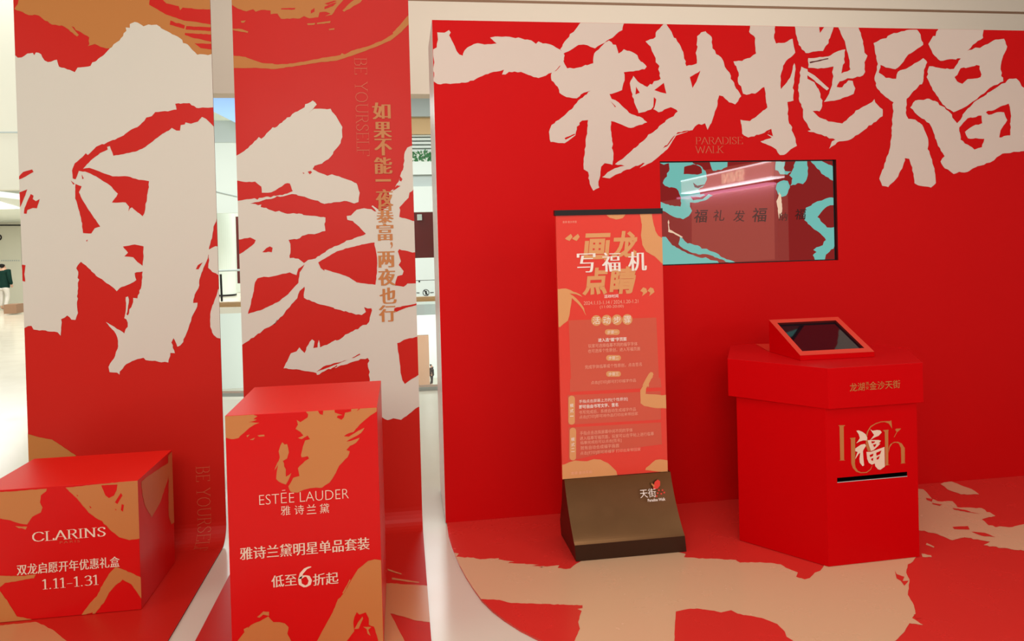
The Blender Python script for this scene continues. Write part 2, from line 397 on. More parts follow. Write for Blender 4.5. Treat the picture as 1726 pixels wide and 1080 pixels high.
for s in ("1200,430 1222,465 1197,475", "1305,450 1360,408 1375,470 1340,462", "1510,375 1570,338 1548,400 1525,438", "1303,490 1316,503 1306,550 1285,585 1278,575 1300,545", "1045,505 1085,545 1080,548", "790,725 850,700 850,706 795,735"):
    art(c, P, s, 'red', .0015, Z5, .3)
done('second cream brush character from the left'); c = B(); c.k = 14
art(c, P, "150,92 150,60 298,60 288,150 300,182 350,178 395,155 402,200 410,235 370,270 340,310 325,370 328,445 350,420 380,380 395,330 405,295 412,330 400,420 400,510 365,518 370,620 400,700 420,770 345,822 310,810 285,780 210,745 275,722 250,705 275,672 220,700 140,722 105,700 95,620 150,628 250,550 240,470 232,432 180,470 110,470 80,400 85,350 55,285 150,265 185,240 180,150 145,115", 'beige', .0008, Z6)
art(c, P, "272,672 282,715 250,703", 'red', .0015, Z6, .2)
art(c, P, "400,60 640,60 630,92 610,150 570,225 545,225 470,237 430,190 412,110", 'beige', .0008, Z6)
art(c, P, "548,88 552,122 576,88", 'red', .0015, Z6, .3)
art(c, P, "645,60 765,60 775,95 800,170 808,235 825,252 808,290 812,345 800,365 740,383 710,382 665,400 648,432 680,434 715,394 740,397 755,440 745,472 650,507 575,518 605,470 622,420 630,314 540,327 485,322 485,266 600,256 640,233 698,216 690,270 675,354 727,332 715,250 690,160 660,95", 'beige', .001, Z6)
art(c, P, "445,315 480,330 480,385 520,405 550,460 565,540 550,572 510,570 540,600 600,630 680,642 750,582 800,545 840,525 865,501 885,537 912,560 912,600 820,670 730,732 650,750 605,787 620,745 640,735 560,705 480,685 500,680 460,620 455,560 430,500 428,420", 'beige', .0012, Z6)
art(c, P, "478,342 520,365 604,440 592,452 478,362", 'beige', .0012, Z6, .3)
art(c, P, "492,288 600,266 600,272 495,296", 'edge', .0015, Z6, .3)
done('third cream brush character from the left'); c = B(); c.k = 22
art(c, P, "860,180 960,130 1050,105 1110,103 1130,130 1145,190 1060,245 1020,300 985,330 930,320 900,305 890,350 930,380 990,385 1000,345 1060,320 1110,290 1145,266 1168,290 1150,350 1145,400 1080,467 1050,500 1045,580 1060,615 1100,620 1140,650 1170,720 1180,800 1210,900 1218,985 1190,1010 1130,1000 1095,985 1090,930 1065,845 1040,840 1025,900 990,960 945,1007 910,1000 893,960 930,860 955,780 965,680 970,600 975,520 930,490 880,440 865,380 885,300 870,240", 'beige', .001, Z6)
art(c, P, "1175,185 1230,105 1250,70 1490,70 1490,150 1430,190 1398,225 1500,190 1560,160 1610,155 1628,200 1600,270 1590,330 1605,400 1540,430 1440,510 1380,550 1320,577 1280,555 1250,520 1200,450 1165,375 1180,313 1250,325 1322,328 1362,268 1300,272 1245,282 1200,240", 'beige', .001, Z6)
art(c, P, "1325,375 1360,325 1470,310 1475,375 1430,385 1400,387 1370,414 1340,400", 'red', .0015, Z6)
art(c, P, "1070,550 1100,510 1180,500 1230,520 1290,570 1310,590 1340,640 1360,620 1372,590 1450,510 1560,440 1640,385 1680,383 1730,440 1860,480 1900,780 1726,800 1600,815 1540,860 1430,900 1400,920 1320,932 1270,900 1245,860 1268,830 1230,770 1200,680 1180,640 1120,600", 'beige', .0012, Z6)
art(c, P, "1360,735 1352,665 1400,612 1480,596 1484,640 1430,657 1385,690 1402,727 1496,730 1482,778 1440,792", 'red', .0017, Z6)
art(c, P, "1505,578 1570,555 1636,528 1650,600 1645,710 1582,722 1590,680 1628,622 1610,578 1560,580 1520,592", 'red', .0017, Z6)
done('cream brush character at the right end')
c = B()
place(c, P, serif('PARADISE', .07, .02, .0), 1212, 237, 80, 12, 'faint', .0012)
o = c.build('lettering', display_wall); c = B()
place(c, P, serif('WALK', .07, .02, .0), 1196, 252, 49, 12, 'faint', .0012)
o = c.build('lettering', display_wall)

# wall screen
scr = Plane((0, D+SD, 0), (1, 0, 0), (0, 0, 1)); T1 = (1110, 260, 5.681); T2 = (1260, 260, 5.681)
ws = empty('wall_screen', 'wide dark red video screen with teal brush strokes set into the red wall', 'screen', ((hx0+hx1)/2, D+SD, hz0))
b = B(); b.box((hx0+.001, D+SD+.001, hz0+.001), (hx1-.001, D+.075, hz1-.001), 'dark'); b.build('housing', ws)
b = B(); P = scr
q0, q1, w0, w1 = hx0+.006, hx1-.012, hz0+.006, hz1-.006
b.face([(q0, D+SD+.0005, w0), (q1, D+SD+.0005, w0), (q1, D+SD+.0005, w1), (q0, D+SD+.0005, w1)], 'scr_red')
art(b, P, "1165,290 1304,268 1306,437 1166,446", 'scr_salmon', .0002, ID, 0)  # painted reflection of the bright shop front, below its sign
TE = [(T1, "0,70 50,100 100,85 105,140 60,230 40,275 60,300 150,320 190,350 215,420 210,500 180,495 110,490 20,455 -10,460 -10,500 40,540 110,580 150,600 235,622 290,590 320,540 300,500 300,460 380,460 450,440 520,395 480,380 400,385 380,340 440,290 465,230 450,160 400,110 330,85 320,70"),
      (T1, "490,70 660,70 658,120 600,150 520,158 500,110"),
      (T1, "10,800 70,790 120,860 190,895 240,925 370,975 480,995 600,1045 760,1045 650,1005 530,940 400,885 300,850 250,820 200,780 160,760 230,860 330,890 440,895 300,900 180,880 100,850 75,830 35,800 20,900 30,1080 460,1050 600,1048 480,1000 360,970 240,915 210,905 150,880 90,830"),
      (T2, "270,70 360,70 345,130 360,160 420,165 380,195 310,190 265,150"), (T2, "465,60 570,60 580,130 565,240 530,285 480,275 410,300 430,230 400,200 430,150"),
      (T2, "345,248 385,255 405,300 385,370 330,408 290,380 270,330 285,275"), (T2, "600,60 700,60 760,90 845,130 850,262 790,240 700,170 640,100"),
      (T2, "850,405 760,420 640,465 560,510 535,590 545,630 600,680 640,720 700,760 750,820 720,870 660,890 630,915 660,935 625,965 645,1015 740,1015 750,960 800,910 860,850 860,670 820,700 760,700 700,640 668,600 700,560 760,500 860,470")]
for i, (z, s) in enumerate(TE):
    if i == 2: continue
    art(b, P, s, 'teal', .0004, z, .9, 4)
art(b, P, "10,800 70,790 130,870 200,905 300,955 400,990 480,1000 600,1048 460,1056 20,1100", 'teal', .0004, T1, .9, 4)
art(b, P, "205,790 250,830 300,850 400,885 530,935 650,1005 770,1045 690,1045 560,990 450,955 380,958 300,935 240,905 190,860", 'teal', .0004, T1, .9, 4)
art(b, P, "245,120 330,95 400,120 415,180 370,195 240,190", 'scr_red', .0008, T1, .6, 4)
art(b, P, "330,270 370,300 430,290 450,285 380,325 345,315", 'scr_ink', .0008, T1, .4, 4)
art(b, P, "305,405 400,410 490,370 420,430 330,440", 'scr_red', .0008, T1, .4, 4)
art(b, P, "95,625 105,720 150,745 230,790 225,800 140,755 92,742", 'scr_white', .0008, T1, .6, 4)
art(b, P, "300,360 320,390 325,440 330,540 322,600 305,560 300,620 290,520 275,450 290,420", 'scr_white', .0008, T2, .6, 3)
simg = b.build('screen_image', ws, clips=rect_clip(q0, q1, w0, w1))
b = B()
for ch, x, y, sz, bd in (('福', 1181, 364, 22, .01), ('礼', 1212, 363, 19, .005), ('发', 1246, 364, 19, .005), ('福', 1280, 362, 24, .01), ('纳', 1320, 365, 14, .005), ('福', 1349, 361, 18, .01)):
    b = B(); place(b, P, glyphs(ch, bd), x, y, sz, sz, 'scr_ink', .0012, shear=.15); b.build('screen_character', simg)
adopt(ws)

# ------------------------------------------------------------------ banners: sheets that sweep down onto the floor
RB = .10
def bend(p):
    x, y, z = p
    e = D - y                      # distance in front of the sheet
    if z >= RB: return (x, y, z)
    s = RB - z
    if s < RB*math.pi/2: a = s/RB; return (x, D-RB+(RB-e)*math.cos(a), RB-(RB-e)*math.sin(a))
    return (x, D-RB-(s-RB*math.pi/2), e)
def banner(x0, x1, label):
    b = B(); top = 3.05; prof = [top, 2.2, 1.4, .7, .3, RB] + [RB-RB*math.pi/2*k/8 for k in range(1, 9)] + [RB-RB*math.pi/2-1.9]
    for e0, flip in ((0, 0), (-.005, 1)):
        for a, c in zip(prof, prof[1:]):
            q = [(x0, D-e0, c), (x1, D-e0, c), (x1, D-e0, a), (x0, D-e0, a)]
            b.face(q[::-1] if flip else q, 'banner_red')
    for a, c in zip(prof, prof[1:]):
        b.face([(x0, D, a), (x0, D+.005, a), (x0, D+.005, c), (x0, D, c)], 'edge'); b.face([(x1, D, c), (x1, D+.005, c), (x1, D+.005, a), (x1, D, a)], 'edge')
    o = b.build('banner', fn=bend)
    return tag(o, label, 'banner')
B1 = (-1.853, -.93); B2 = (-.8245, .071)
ban1 = banner(*B1, 'leftmost tall red banner sheet with huge cream strokes behind the low plinth')
ban2 = banner(*B2, 'tall red banner sheet with vertical bronze slogan, between left banner and red wall')
P = wallP
c = B()
art(c, P, "145,-60 1560,-60 1560,420 1400,420 800,352 750,345 690,320 640,335 650,272 590,235 520,190 548,225 575,255 560,265 500,215 450,185 380,180 270,110 210,110 105,65 130,30", 'gold', .0006, A_)
for s in ("1095,-60 1180,-60 1185,0 1210,25 1300,45 1310,75 1330,55 1460,68 1560,70 1560,182 1440,162 1340,150 1200,102 1130,60 1085,35", "1240,150 1345,185 1340,210 1235,180", "1355,190 1560,200 1560,228 1350,215", "1345,240 1560,252 1560,307 1400,275 1345,255", "1415,315 1560,320 1560,364 1460,350"):
    art(c, P, s, 'banner_red', .001, A_, .4)
art(c, P, join((A_, "60,380 105,380 130,420 160,418 200,390 240,385 250,402 262,382 300,395 325,440 350,452 415,435 430,485 490,505 545,525 565,492 640,485 750,405 800,352 870,295 920,225 915,200 945,203 945,175 980,160 1020,175 1045,192 1080,178 1140,180 1200,220 1290,265 1380,340 1435,398 1600,395"),
     (Bz, "1620,560 1575,600 1545,720 1520,822 1525,845"),
     (Cz, "1500,50 1475,110 1450,180 1450,220 1425,270 1405,347 1437,345 1435,372 1405,430 1380,500 1360,560 1335,610 1310,657 1290,665 1262,603 1247,635 1273,712 1240,710 1225,780 1110,768 1060,762 1045,745 960,770 905,805 870,868 825,852 798,850 790,812 830,750 860,662 855,600 830,550 770,485 850,535 905,568 930,520 930,490 905,458 918,350 915,305 932,300 938,320 920,430 930,438 955,380 970,310 1000,314 1030,220 1038,118 980,130 992,180 930,215 870,240 850,262 830,240 760,190 700,150 640,90 590,48 555,95 570,120 562,380 568,420 550,470 520,468 490,438 445,465 442,585 420,560 370,555 245,540 230,513 205,515 150,550 60,550")), 'banner_cream', .0012, ID)
art(c, P, "1520,822 1545,808 1620,785 1620,1020 1585,1005 1545,985 1515,955 1522,900", 'banner_cream', .0012, Bz)
art(c, P, "1640,610 1600,605 1555,580 1530,520 1530,430 1560,330 1600,230 1640,200", 'banner_cream', .0012, Cz)
art(c, P, join((A_, "1275,755 1380,750 1430,785 1600,780 1600,960 1545,910 1500,865 1470,850 1440,885 1390,900 1350,890 1345,905 1315,910 1310,950 1285,950 1250,930 1160,990"),
     (Bz, "1060,75 1000,105 940,120 825,140 800,70 780,75 785,95 730,120 660,175 605,235 650,228 700,245 820,290 930,290 1010,315 1050,318 1085,325 1070,450 1050,560 1038,580 1000,550 960,515 935,545 940,510 915,480 815,480 858,415 800,355 700,290 620,255 575,250 550,312 530,305 525,250 545,195 600,150 625,122 640,135 700,75 800,35"),
     (A_, "900,985 960,940 1000,925 1050,880 1065,855 1105,845 1130,815 1200,808 1285,797")), 'banner_red', .0018, ID, .5)
for s in ("550,345 595,362 575,405 600,460 650,540 730,655 690,667 665,705 605,702 590,590 565,500 548,450", "895,800 980,785 1045,798 1045,870 1038,940 1000,912 970,878 905,872 932,845", "140,290 170,258 235,240 245,258 190,290 140,312", "120,415 145,405 200,385 185,430 150,510 120,530",
          "225,418 245,430 240,455 262,470 290,455 270,522 240,520 200,535 195,562 175,560 180,520 205,460", "120,930 165,932 187,935 178,1000 185,1055 165,1050 120,1060", "595,275 610,305 600,310", "515,320 545,345 535,350", "628,755 640,750 632,765", "1425,965 1440,935 1475,915 1462,935 1445,965"):
    art(c, P, s, 'banner_red', .0018, Bz, .3)
art(c, P, "80,405 95,408 130,418 170,425 215,455 248,478 200,500 100,525 80,540", 'gold', .0012, (0, 520, 1.928), .3)
merge(ban1, c.build('calligraphy', None, clips=rect_clip(*B1, .2, 3.05)))
c = B(); place(c, P, serif('BE YOURSELF', .05, .018, .05), 344, 860, 23, 150, 'faint', .0012, rot=1)
o = c.build('lettering', ban1, fn=bend)
c = B()
art(c, P, "0,-60 1000,-60 960,-10 900,60 860,120 805,132 850,110 812,95 760,100 750,140 680,148 635,130 600,150 450,152 420,110 365,115 365,85 290,80 245,95 225,75 170,92 100,70 45,35 0,30", 'gold', .0006, Dz, .5)
art(c, P, "945,85 1000,30 1040,0 1080,-60 1150,-60 1090,20 1020,60 960,95", 'gold', .0006, Dz, .5)
for s in ("450,68 565,64 560,76 450,77", "690,85 720,65 720,95 690,110", "800,55 870,25 900,20 870,50 800,75", "800,30 880,5 900,8 830,40"): art(c, P, s, 'banner_red', .001, Dz, .3)
for s in ("660,190 725,185 720,200 665,203", "740,185 850,170 845,186 740,196", "835,235 880,228 880,240 838,244", "125,170 165,166 150,184 130,184", "40,232 130,235 185,255 180,266 62,244"): art(c, P, s, 'gold', .001, Dz, .3)
art(c, P, "0,450 65,450 160,460 240,490 300,510 400,520 500,518 650,495 800,465 930,445 940,430 965,440 1020,410 1150,375 1280,320 1355,275 1352,262 1400,215 1490,110 1560,60 1560,160 1490,190 1420,260 1330,330 1200,385 1050,440 900,490 750,505 600,530 400,558 250,548 70,550 0,552", 'gold', .0008, Dz, .4)
art(c, P, join((Ez, "40,530 90,490 150,455 220,395 270,340 290,355 350,295 380,262 400,265 540,155 640,100 645,75 705,45 738,78 672,148 715,112 850,112 880,155 910,200 945,260 945,340 930,390 890,440 850,500 780,555 720,572 705,600 780,635 900,655 990,685 1060,715 1085,790 1078,830 1075,865 1040,877 980,857 900,865 800,880 720,850 640,822 540,800 400,830 200,878 290,885 285,905 330,912 380,935 480,955 620,962 630,970 808,990"),
     (Fz, "808,160 800,180 808,235 760,250 720,262 620,275 600,295 510,308 525,340 520,455 590,460 635,495 700,465 840,380 1000,310 1135,258 1080,200 1030,155 985,145 980,115 1015,110 1060,65 1120,52 1180,60 1240,97 1180,35 1190,30 1262,77 1335,25"),
     (Ez, "1320,790 1360,760 1400,700 1440,580 1450,460 1470,425 1500,412 1560,410 1640,420"),
     (Gz, "1640,745 1560,745 1500,790 1420,850 1380,842 1310,852 1265,828 1200,850 1262,700 1180,545 1165,545 1150,350 1050,375 850,440 740,487 735,472 690,462 600,445 470,434 530,312 575,297 598,265 640,310 655,265 700,200 720,215 710,270 745,265 755,205 765,265 820,245 890,205 900,210 1050,120 1160,60"),
     (Fz, "1165,955 1180,860 1120,850 1135,890 1100,915 1000,895 800,835 700,805 635,775 640,685 600,720 580,780 520,850 430,950 400,990"),
     (Gz, "420,35 410,60 300,130 230,185 135,245 40,280")), 'banner_cream', .0012, ID)
art(c, P, "60,700 100,692 150,702 240,700 290,740 295,790 370,787 430,752 500,712 520,715 545,777 480,800 300,830 105,854 60,860", 'banner_red', .0018, Ez)
for z, s in ((Fz, "40,305 110,305 200,288 245,310 235,335 180,380 120,420 40,440"), (Fz, "298,407 330,375 360,360 382,372 375,408"),
    (Fz, "182,905 205,830 230,720 240,650 260,618 310,605 350,608 440,588 520,570 575,592 590,540 640,505 600,570 590,655 520,730 440,800 300,870"),
    (Fz, "750,490 780,470 900,400 1100,345 1205,328 1225,450 1225,560 1212,670 1130,660 1060,650 1000,610 920,580 850,560 800,545 800,558 770,535"),
    (Ez, "1620,735 1530,745 1510,775 1487,790 1480,830 1405,910 1412,930 1405,985 1530,1020 1620,1045"),
    (Fz, "1393,400 1405,382 1420,390 1470,397 1510,410 1620,400 1620,655 1470,660 1460,672 1440,686 1368,676 1390,600 1430,590 1440,560 1400,510 1418,480"),
    (Gz, "1388,230 1440,205 1490,190 1560,175 1620,160 1620,450 1560,487 1490,530 1450,560 1430,530 1415,470 1410,400 1395,300"),
    (Fz, "1360,895 1365,860 1480,835 1620,805 1620,815 1480,850"), (Ez, "665,620 690,613 700,625 682,642"), (Ez, "622,625 640,632 632,638"),
    (Ez, "1410,655 1430,680 1420,700 1405,690"), (Ez, "1385,730 1415,735 1370,765 1350,775"), (Gz, "1020,350 1085,315 1090,322 1035,350"), (Gz, "735,462 790,420 1005,360 900,400 820,430"), (Gz, "840,450 900,408 905,415 870,440")):
    art(c, P, s, 'banner_red', .0018, z, .4)
merge(ban2, c.build('calligraphy', None, clips=rect_clip(*B2, .2, 3.05)))
c = B(); place(c, P, serif('BE YOURSELF', .05, .018, .05), 610, 180, 21, 166, 'faint', .0026, rot=1); c.build('lettering', ban2)
for ch, x, y, w_, h_ in (('如', 643, 187, 30, 28), ('果', 645, 219, 30, 27), ('不', 646, 248, 29, 28), ('能', 646, 279, 30, 28), ('一', 646, 304, 28, 4), ('夜', 648, 333, 29, 28), ('暴', 649, 361, 28, 29), ('富', 649, 391, 28, 29), (',', 660, 413, 6, 11), ('两', 651, 437, 28, 27), ('夜', 652, 467, 29, 28), ('也', 654, 498, 28, 27), ('行', 653, 528, 28, 28)):
    c = B(); place(c, P, glyphs(ch, -.004 if ch not in ',一' else 0), x, y, w_-2, h_, 'gold2', .003, song=.045 if ch not in ',一' else 0)
    c.build('slogan_character', ban2)
# prints on the banner floor tongues
fl = Plane((0, 0, 0), (1, 0, 0), (0, 1, 0)); Z3 = (200, 860, 3.082)
c = B()
art(c, fl, "0,1054 60,1048 90,1062 112,1080 130,1180 -300,1180 -300,1060", 'tongue_gold', .0008, ID, .5)
merge(ban1, c.build('floor_print', None, clips=[((B1[0], 0, 0), (-1, 0, 0)), ((B1[1], 0, 0), (1, 0, 0)), ((0, 2.0, 0), (0, -1, 0))]))
c = B()
art(c, fl, "1200,372 1385,375 1480,385 1700,395 1720,600 1605,580 1540,572 1470,550 1410,535 1440,590 1485,678 1560,860 1200,860", 'tongue_gold', .0008, Z3, .5)
art(c, fl, "1395,303 1470,328 1468,334 1400,312", 'tongue_gold', .0008, Z3, .2)
art(c, fl, "1420,350 1560,372 1560,378 1420,360", 'tongue_gold', .0008, Z3, .2)
merge(ban2, c.build('floor_print', None, clips=[((B2[0], 0, 0), (-1, 0, 0)), ((B2[1], 0, 0), (1, 0, 0)), ((0, 2.0, 0), (0, -1, 0))]))

# ------------------------------------------------------------------ printed floor in front of the red wall
edge = [(.2, 3.977), (.198, 3.80), (.205, 3.66), (.216, 3.539), (.228, 3.43), (.245, 3.315), (.266, 3.2), (.292, 3.081), (.325, 2.985), (.363, 2.903), (.412, 2.815), (.47, 2.734), (.56, 2.63), (.68, 2.52), (.85, 2.42), (1.1, 2.33), (1.5, 2.28)]
poly = edge + [(X1, 2.28), (X1, 3.977)]
b = B(); b.prism(poly[::-1], -.005, .0012, 'mat_red'); fm = tag(b.build('floor_vinyl'), 'glossy red and tan printed floor sheet in front of the red wall', 'floor covering')
K1 = (740, 820, 3.452); K2 = (1226, 780, 3.452)
c = B()
art(c, fl, join((K1, "20,380 85,385 115,392 100,410 200,415 240,425 350,418 345,425 440,440 400,447 460,450 580,455 540,462 640,468 580,470 700,460 690,475 740,482 765,478 800,450 1100,300 1435,395 1425,412 1500,418 1726,428"), (K2, "60,575 75,582 190,580 310,592 340,612 410,640 400,665 450,680 480,672 510,640 540,630 560,605 600,480 900,450 1105,540 1080,575 1050,592 1040,640 1060,680 1050,770 1085,830 1095,880 1075,905 1140,945 1060,935 1030,985 980,1036 800,1150 0,1300"), (K1, "1000,1300 300,1300 -100,800")), 'mat_gold', .002, ID, .5)
art(c, fl, join((K1, "1372,960 1370,898 1373,800 1378,730 1430,718 1500,712 1600,725 1640,735 1700,722"), (K2, "60,880 200,905 290,940 335,985 345,1015 380,1036 420,1080 300,1160 100,1200")), 'mat_red', .0026, ID, .3)
art(c, fl, "150,655 255,657 350,662 420,680 560,684 835,693 835,710 805,715 830,725 810,790 820,830 790,898 770,960 500,1100 0,900", 'mat_red', .0026, K1, .4)
art(c, fl, "975,630 985,650 1030,665 1020,690 1055,688 1030,718 1010,690 985,675", 'mat_red', .0026, K2, .2)
for s in ("1050,150 1140,155 1170,185 1190,210 1225,225 1310,225 1340,260 1480,265 1560,310 1480,330 1520,365 1640,377 1800,340 1800,520 1600,497 1490,480 1530,460 1380,435 1310,452 1200,410 1115,395 1050,400", "1240,125 1260,115 1300,108 1380,140 1440,165 1465,185 1360,185 1280,155", "1160,468 1205,490 1200,495 1155,478", "1130,530 1185,540 1190,550 1135,548"):
    art(c, fl, s, 'mat_gold', .002, K2, .8, 5)
for s in ("1155,205 1195,212 1190,228 1160,218", "1310,375 1400,370 1410,390 1320,388", "1420,403 1500,410 1560,435 1480,427", "1190,235 1250,245 1235,252 1195,243", "1310,265 1380,275 1470,300 1400,290 1320,275", "1085,885 1125,882 1130,905 1100,910"):
    art(c, fl, s, 'mat_red', .0026, K2, .4, 5)
# keep the print inside the sheet's curved left edge
vv = fm.data
o = c.build('floor_print', None, clips=[((X1, 0, 0), (1, 0, 0)), ((0, 3.977, 0), (0, 1, 0)), ((0, 2.28, 0), (0, -1, 0))] + [((a[0], a[1], 0), (-(a[1]-q[1]), (a[0]-q[0]), 0)) for a, q in zip(edge, edge[1:])]); merge(fm, o)

# ------------------------------------------------------------------ plinths
def plinth(x0, x1, y0, y1, h, z0=.0015):
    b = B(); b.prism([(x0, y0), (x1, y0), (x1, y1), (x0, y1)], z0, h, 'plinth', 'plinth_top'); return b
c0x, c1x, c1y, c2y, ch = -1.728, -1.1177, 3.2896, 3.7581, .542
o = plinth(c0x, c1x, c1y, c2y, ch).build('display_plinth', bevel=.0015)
pl1 = tag(o, 'low red cube plinth with bronze brush patches, in front of the leftmost banner', 'plinth')
P = Plane((0, c1y, 0), (1, 0, 0), (0, 0, 1)); Q = (0, 740, 3.483)
c = B()
for s in ("-60,320 -20,312 275,290 272,305 240,330 235,370 250,400 240,430 190,455 160,500 120,495 60,475 0,465 -60,460", "90,510 160,513 150,530 130,522 110,522", "385,284 815,240 830,240 830,585 820,583 760,592 700,575 650,535 600,480 560,460 520,430 450,345",
          "480,1030 530,960 570,920 610,840 640,790 680,748 740,770 830,812 830,935 800,890 770,850 720,823 680,855 640,900 610,960 560,1020 540,1042 545,1015 500,1030", "-60,800 100,803 210,793 200,815 150,822 90,835 30,842 0,868 -60,870", "-60,880 0,890 50,960 100,1040 160,1052 250,1068 240,1090 -60,1110"):
    art(c, P, s, 'plinth_gold', .0006, Q, .4)
for s in ("595,270 690,265 685,300 670,330 640,345 620,330", "710,315 720,330 690,380 675,370", "715,380 728,385 722,425 710,415", "675,408 685,412 680,418", "525,390 538,400 530,405", "450,325 460,330 455,335"):
    art(c, P, s, 'plinth', .001, Q, .3)
side = Plane((c1x, 0, 0), (0, 1, 0), (0, 0, 1))
art(c, side, "828,250 870,215 1000,130 980,250 940,370 890,460 855,400 835,330", 'plinth_gold', .0006, Q, .4)
art(c, side, "985,100 1020,60 1030,480 1005,500 990,450", 'plinth_gold', .0006, Q, .4)
merge(pl1, c.build('brush_print', None, clips=[((0, 0, ch), (0, 0, 1)), ((0, 0, .002), (0, 0, -1)), ((c0x, 0, 0), (-1, 0, 0)), ((0, c2y, 0), (0, 1, 0)), ((c1x+.0012, 0, 0), (1, 0, 0))]))
c = B(); place(c, P, serif('CLARINS', .11, .035, .06), 117, 900, 124, 16, 'cream_ink', .0012); o = c.build('brand_name', pl1)
place(c2 := B(), P, glyphs('PARIS', -.005, 1.3), 118, 912.5, 34, 4, 'faint', .0012); c2.build('subtitle', pl1)
c = B(); place(c, P, glyphs('双龙启愿开年优惠礼盒', -.005), 116, 953, 173, 18, 'cream_ink', .0012, song=.02); c.build('offer_text', pl1); c = B()
place(c, P, serif('1.11-1.31', .11, .035, .05), 119, 980.5, 95, 17, 'cream_ink', .0012); c.build('offer_date', pl1)

e0x, e1x, e0y, e1y, eh = -.6428, -.1055, 2.78, 3.3221, .9011
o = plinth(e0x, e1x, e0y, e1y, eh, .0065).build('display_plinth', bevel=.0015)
pl2 = tag(o, 'tall red box plinth with discount lettering, in front of the slogan banner', 'plinth')
P = Plane((0, e0y, 0), (1, 0, 0), (0, 0, 1)); Q = (380, 640, 4.907); Q2 = (380, 850, 4.696)
c = B()
for s in ("-40,285 235,270 235,290 265,300 230,325 260,330 190,350 280,355 240,370 200,395 150,440 110,480 50,490 10,480 -40,470", "175,460 200,453 180,475", "265,460 320,453 325,465 280,470", "200,495 245,478 230,497",
          "650,250 1300,210 1300,235 1250,262 1180,310 1110,370 1060,430 1000,450 980,465 1020,470 1060,445 1100,420 1150,395 1120,440 1060,475 1000,510 1050,500 1110,478 1080,520 1030,545 1000,580 1028,590 1010,640 970,680 940,710 900,790 860,850 800,890 700,895 650,907 600,932 540,925 520,880 560,810 612,795 600,730 640,690 692,650 680,630 630,640 625,620 635,580 660,500 700,490 680,460 630,490 600,480 645,460 620,430 580,405 600,370 590,330 620,350 650,330 680,310 685,285",
          "470,515 490,535 510,530 525,600 510,650 475,670 500,740 500,800 545,770 520,830 500,865 440,840 420,820 435,700 405,747 450,640 440,590"):
    art(c, P, s, 'plinth_gold', .0006, Q, .6, 5)
for s in ("765,255 810,250 805,290 780,282", "900,230 1040,228 1040,260 990,270 980,310 960,330 920,310 930,295 970,290 905,270", "1085,262 1120,232 1110,225", "1180,350 1215,330 1200,345"):
    art(c, P, s, 'plinth' if s[0] != 'x' else 'plinth_gold', .001, Q, .4, 5)
art(c, P, "725,1079 800,940 850,850 890,750 940,700 1000,590 1050,510 1130,445 1180,433 1300,450 1300,1250 640,1250", 'plinth_gold', .0006, Q2, .3)
art(c, P, "925,700 985,590 990,600 935,705", 'plinth_gold', .0008, Q2, .2)
art(c, P, "960,1079 990,1040 1020,1000 1012,940 1020,890 1040,850 1060,870 1110,852 1135,900 1135,950 1175,965 1200,1040 1240,1200 900,1200", 'plinth', .001, Q2, .3)
art(c, P, "1020,985 1050,930 1085,885 1090,900 1055,980", 'plinth_gold', .0014, Q2, .3); art(c, P, "1090,965 1155,968 1130,990 1150,1038 1125,1020 1118,985", 'plinth_gold', .0014, Q2, .3)
art(c, P, "90,1090 150,1010 200,955 250,930 340,885 380,930 430,930 470,940 500,970 490,1020 520,1079 560,1200 60,1200", 'plinth_gold', .0006, Q2, .4)
art(c, P, "250,890 300,845 345,848 345,880 300,870 270,895", 'plinth_gold', .0006, Q2, .4); art(c, P, "145,985 180,968 175,990 150,1008", 'plinth_gold', .0006, Q2, .3)
merge(pl2, c.build('brush_print', None, clips=rect_clip(e0x+.001, e1x-.0012, .008, eh-.001)))
c = B(); place(c, P, glyphs('ESTĒE LAUDER', -.018), 513, 834, 151, 22, 'cream_ink', .0012); c.build('brand_name', pl2)
c = B()
for ch, x in (('雅', 481.5), ('诗', 504.5), ('兰', 525), ('黛', 547)): place(c, P, glyphs(ch, -.004), x, 860-(x-481)*.055, 16, 16, 'cream_ink', .0012)
c.build('subtitle', pl2)
c = B(); place(c, P, glyphs('雅诗兰黛明星单品套装', -.006), 515, 924, 218, 21, 'cream_ink', .0012, song=.022); c.build('offer_text', pl2); c = B()
place(c, P, glyphs('低至', -.006), 479, 978, 42, 20, 'cream_ink', .0012, song=.022); place(c, P, glyphs('折起', -.006), 549, 975, 42, 20, 'cream_ink', .0012, song=.022)
place(c, P, serif('6', .13, .045), 514, 972, 23, 34, 'cream_ink', .0012); c.build('offer_price', pl2)

# ------------------------------------------------------------------ poster stand
ps = empty('poster_stand', 'tall orange-red instruction poster on a dark bronze wedge foot, left of the kiosk', 'poster stand', (1.02, 3.5, .002))
bx0, bx1 = .752, 1.305; yb = 3.485
prof = [(3.362, .003), (3.362, .078)]
for k in range(1, 31):
    t = k/30; prof.append((3.362+(yb-.012-3.362)*(1-(1-t)**1.6)*1.0, .078+(.352-.078)*t**1.15))
prof += [(yb+.03, .352), (yb+.11, .2), (yb+.2, .08), (yb+.2, .003)]
b = B()
n = len(prof)
for i in range(n):
    a, q = prof[i], prof[(i+1) % n]
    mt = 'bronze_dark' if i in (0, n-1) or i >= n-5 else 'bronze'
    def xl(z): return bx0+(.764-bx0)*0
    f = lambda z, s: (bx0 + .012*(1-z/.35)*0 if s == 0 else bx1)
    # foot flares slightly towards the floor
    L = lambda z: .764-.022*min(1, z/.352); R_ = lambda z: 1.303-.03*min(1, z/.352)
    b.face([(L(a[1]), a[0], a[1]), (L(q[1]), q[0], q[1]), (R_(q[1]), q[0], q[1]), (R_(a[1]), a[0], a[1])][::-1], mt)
L = lambda z: .764-.022*min(1, z/.352); R_ = lambda z: 1.303-.03*min(1, z/.352)
